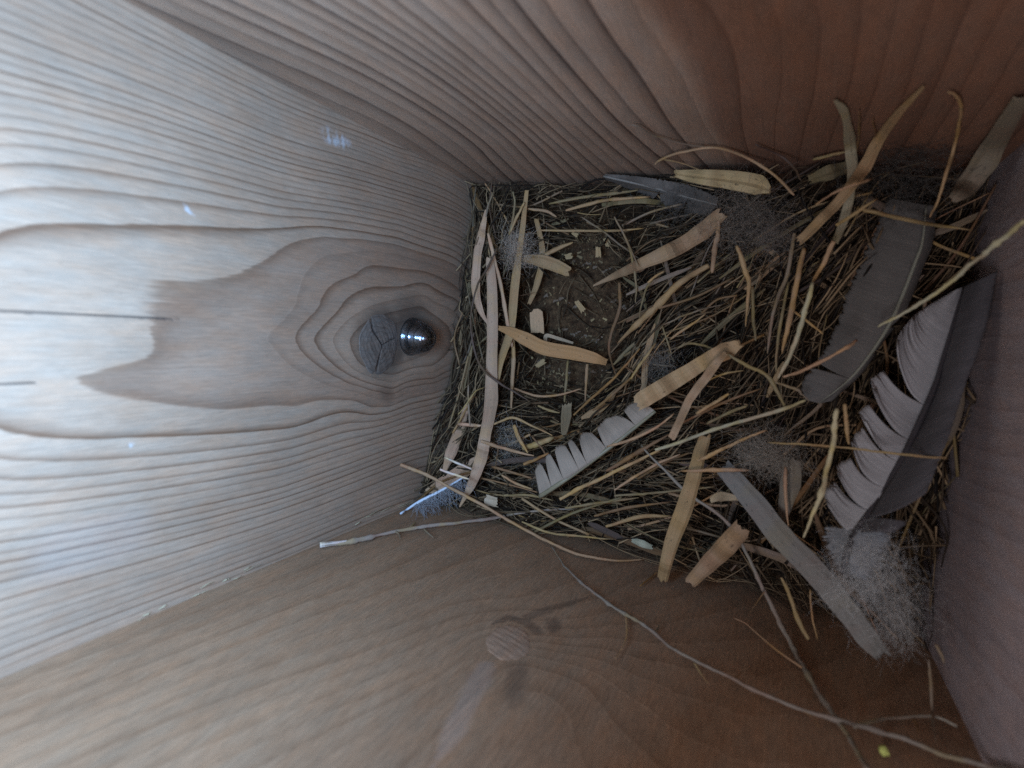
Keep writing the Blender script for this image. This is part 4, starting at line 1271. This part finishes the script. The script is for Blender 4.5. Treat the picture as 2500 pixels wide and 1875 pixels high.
# the large feather standing along the right panel
f1 = empty('feather', at_z((2150, 1380), .075))
tag(f1, 'large feather with pale barred vane and dark shaft along the right panel', 'feather', 'feathers in the nest')
ra = [(2352, 700), (2325, 800), (2300, 885), (2280, 950), (2212, 1102), (2144, 1221), (2092, 1300)]
rz = [.040, .046, .050, .054, .062, .070, .076]
shaft(f1, ra + [(2070, 1345), (2058, 1400)], rz + [.08, .082], [5, 8, 10, 12, 14, 16, 20, 18, 12], (.05, .04, .038))
vane(f1, 'vane', ra, [(2320, 712), (2262, 745), (2195, 800), (2158, 850), (2136, 905), (2112, 950), (2095, 1010), (2082, 1060), (2060, 1110), (2030, 1150), (2010, 1200), (2000, 1262), (1990, 1300)], rz, [.040, .044, .048, .052, .056, .060, .064],
     (.44, .385, .34), slits=(.46, .60, .69, .80, .90), gap=.30, nt=240, ragged=.03, curl=.002, sweep=.10, label='pale barred half of the vane, split into points')
vane(f1, 'vane', ra, [(2440, 660), (2425, 740), (2400, 830), (2368, 915), (2345, 980), (2322, 1060), (2290, 1145), (2262, 1215), (2222, 1272), (2186, 1300)], rz, [.046, .052, .058, .062, .068, .074, .08],
     (.11, .092, .085), slits=(.93,), gap=.15, nt=200, ragged=.02, curl=.003, label='dark grey half of the vane beside the right panel')
tail = [(2096, 1294), (2078, 1322), (2072, 1356), (2080, 1400)]
tz = [.0765, .079, .081, .083]
vane(f1, 'vane', tail, [(2180, 1300), (2184, 1335), (2166, 1375), (2120, 1425)], tz, [.080, .082, .084, .086], (.27, .255, .24), slits=(), gap=.2, nt=90, ragged=.3, label='pale downy base of the vane')
vane(f1, 'vane', tail, [(2006, 1285), (2002, 1312), (2022, 1360), (2060, 1412)], tz, [.068, .070, .074, .080], (.31, .29, .27), slits=(), gap=.2, nt=90, ragged=.3, label='pale downy base of the vane')
down('down', None, (2110, 1400), 58, {'z': .082}, 1900, (0.72, 0.667, 0.589), f1, (1.0, 1.3), 1.1, .000022, .4, (0.25, -0.7, 0))
down('down', None, (2190, 1500), 50, {'z': .086}, 700, (0.6, 0.536, 0.457), f1, (.7, 1.4), 1.3, .000022, .4, (0.3, -1.0, 0))

# the brown grey feather left of it
f2 = empty('feather', at_z((1985, 960), .05))
tag(f2, 'broad brown grey feather curving between the straw sheaf and large feather', 'feather', 'feathers in the nest')
rb = [(2262, 500), (2252, 590), (2235, 640), (2185, 765), (2135, 850), (2075, 925), (2000, 985)]
shaft(f2, rb, [.040, .043, .044, .046, .048, .05, .05], [3, 6, 8, 9, 8, 6, 3], (.24, .215, .15))
vane(f2, 'vane', rb, [(2160, 480), (2130, 560), (2095, 640), (2064, 715), (2024, 821), (1980, 890), (1954, 940), (1962, 975)], [.039, .042, .044, .046, .048, .05, .05], [.036, .038, .04, .042, .044, .046, .048],
     (.16, .132, .105), slits=(.83,), gap=.1, nt=160, ragged=.05, curl=.0012, label='broad brown grey half of the vane')
vane(f2, 'vane', rb, [(2290, 500), (2280, 590), (2256, 650), (2212, 765), (2160, 830), (2110, 905), (2035, 978)], [.039, .042, .044, .046, .048, .05, .05], [.036, .038, .04, .042, .044, .048, .05],
     (.14, .115, .092), slits=(.56, .7), gap=.14, nt=120, ragged=.05, curl=.0008)

# half feather with pointed barbs, below the split strip
f3 = empty('feather', on_nest((1320, 1210), .018))
tag(f3, 'pale half feather with pointed barbs lying below the cup', 'feather', 'feathers in the nest')
rc = [(1318, 1212), (1360, 1185), (1407, 1153), (1488, 1093), (1545, 1048), (1600, 1004)]


def zn(pts, h):
    return [float(on_nest(p, h)[2]) for p in pts]


shaft(f3, rc, zn(rc, .018), [12, 12, 11, 11, 10, 8], (.24, .19, .11))
oc = [(1304, 1140), (1328, 1112), (1345, 1090), (1372, 1078), (1420, 1056), (1470, 1026), (1520, 996), (1560, 972)]
vane(f3, 'vane', rc, oc, zn(rc, .018), zn(oc, .013), (.41, .30, .21), slits=(.10, .20, .33, .40, .57, .83), gap=.30, nt=180, ragged=.04, curl=.002)

# small white feather at the lower left corner
f4 = empty('feather', at_z((985, 1248), .06))
tag(f4, 'small white feather with wispy barbs in the lower left corner', 'feather', 'feathers in the nest')
rd = [(978, 1254), (1025, 1224), (1080, 1196), (1134, 1164)]
zd = [.060, .056, .052, .048]
shaft(f4, rd, zd, [5, 8, 7, 4], (.60, .60, .62))
Q = place(rd, {'z': zd}, 40)
roots = Q[rng.integers(30, len(Q), 260)]
dirs = np.tile(np.array([0.6, -0.55, 0.25]), (260, 1)) + rng.normal(size=(260, 3)) * .35
V_, F_ = hairs_geo(roots, dirs, rng.uniform(.003, .011, 260), .00009, .6)
hb = link('vane', V_ - np.array(f4.location), F_, M_HAIR, f4)
hb.color = (.60, .56, .54, 1)

# dark grey feather under the long cream chip
f5 = empty('feather', on_nest((1480, 432), .01))
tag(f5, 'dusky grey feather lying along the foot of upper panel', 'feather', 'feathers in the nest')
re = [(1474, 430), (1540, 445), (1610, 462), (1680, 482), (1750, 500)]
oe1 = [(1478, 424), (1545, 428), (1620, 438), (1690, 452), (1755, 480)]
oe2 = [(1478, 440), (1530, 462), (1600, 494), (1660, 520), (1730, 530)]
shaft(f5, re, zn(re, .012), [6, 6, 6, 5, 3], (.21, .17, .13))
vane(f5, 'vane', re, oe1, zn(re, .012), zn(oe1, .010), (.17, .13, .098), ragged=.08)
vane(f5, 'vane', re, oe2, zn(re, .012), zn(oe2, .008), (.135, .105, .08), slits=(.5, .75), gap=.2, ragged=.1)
down('down', None, (1660, 500), 50, .012, 220, (0.19, 0.16, 0.129), f5)

down('down_tuft', 'white down tuft at the upper left of nest, crossed by blades', (1262, 606), 44, .014, 900, (0.8, 0.62, 0.457), rad=.00004)
down('down_tuft', 'round grey fluff hanging right of the tan flat strip', (1868, 1112), 62, .024, 1000, (0.52, 0.423, 0.315), rad=.00004, stretch=(1.1, .8))
down('down_tuft', 'brownish fluff above the upright sheaf, next to cream chip', (1800, 530), 76, .016, 1000, (0.4, 0.301, 0.216), rad=.00004)
down('down_tuft', 'greyish fluff fringing the top of the upright sheaf', (1885, 570), 52, .016, 600, (0.38, 0.291, 0.216), rad=.00004)
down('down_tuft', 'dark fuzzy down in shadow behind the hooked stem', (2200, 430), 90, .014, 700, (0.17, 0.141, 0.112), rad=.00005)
down('down_tuft', 'small pale grey fluff under the head of split strip', (1610, 890), 46, .010, 460, (0.42, 0.338, 0.257), rad=.00004)
down('down_tuft', 'silky white fluff beside the long flat blade, lower left', (1240, 1080), 48, .010, 460, (0.62, 0.508, 0.398), rad=.00004)
down('down_tuft', 'small dim fluff in the lower left tangle above the pink stick', (1330, 1170), 40, .006, 300, (0.42, 0.338, 0.257), rad=.00004)

# ------------------------------------------------------------------ further straws of the tangle, each an object
ZONES = [
    (lambda x, y: y > 0.036 and x < 0.0, 'thin dry straw in the tangle along the upper panel'),
    (lambda x, y: x < -0.096 and y > -0.03, 'thin dry straw in the tangle along the pale panel'),
    (lambda x, y: x < -0.075, 'thin dry straw in the lower left tangle of the nest'),
    (lambda x, y: y < -0.045, 'thin dry straw in the tangle along the brown panel'),
    (lambda x, y: x > -0.005, 'thin dry straw in the tangle near the feathers'),
    (lambda x, y: y < -0.01, 'thin dry straw in the tangle below the cup'),
    (lambda x, y: True, 'thin dry straw in the tangle right of the cup'),
]
TINTS = [BEIGE, PINK, OLIVE, BROWN, BROWN, OLIVE, GREY, ORANGE, DARK]
made = 0
while made < 200:
    x = random.uniform(XL + .004, XR - .004); y = random.uniform(YB + .004, YT - .004)
    r = cup_dist(x, y)
    if r < 1.05 or random.random() < in_void(x, y): continue
    ang = flow(x, y)
    ln = random.uniform(0.012, 0.042) * (0.5 if r < 1.4 else 1)
    c, s = math.cos(ang), math.sin(ang)
    bend = random.gauss(0, 0.08) * ln
    h = random.uniform(0.001, 0.010)
    P = []
    for tt, bb, hh in ((-.5, 0, random.uniform(-.003, .002)), (0, bend, .001), (.5, 0, random.uniform(-.003, .002))):
        px = min(max(x + c * ln * tt - s * bb, XL + .001), XR - .001)
        py = min(max(y + s * ln * tt + c * bb, YB + .001), YT - .001)
        P.append((px, py, 0.0))
    P = np.array(P)
    zc = float(nest_z(x, y)) + h
    tilt = random.gauss(0, .12)
    P[:, 2] = [max(0.0015, zc - tilt * ln / 2), zc, max(0.0015, zc + tilt * ln / 2)]
    Qc = catmull(P, 5)
    if random.random() < 0.72:
        rad = random.uniform(.00022, .00065)
        V, Fc, uv = tube_geo(Qc, rad * np.linspace(1, random.uniform(.5, .9), len(Qc)), 6)
        o = link('straw', V, Fc, M_STEM, None, uv, loc=Qc.mean(0))
    else:
        wd = random.uniform(.0010, .0028)
        V, Fc, uv = ribbon_geo(Qc, wd * np.interp(np.linspace(0, 1, len(Qc)), [0, .2, .8, 1], [.4, 1, 1, .3]), .0003, .15, random.gauss(0, .4), .04)
        o = link('straw', V, Fc, M_BLADE, None, uv, loc=Qc.mean(0), smooth=False)
    k_ = random.uniform(.6, 1.1)
    o.color = jitter(tuple(k_ * q_ for q_ in random.choice(TINTS)), .15)
    for fn, lab in ZONES:
        if fn(x, y):
            tag(o, lab, 'straw', lab.replace('thin dry straw', 'thin dry straws'))
            break
    made += 1
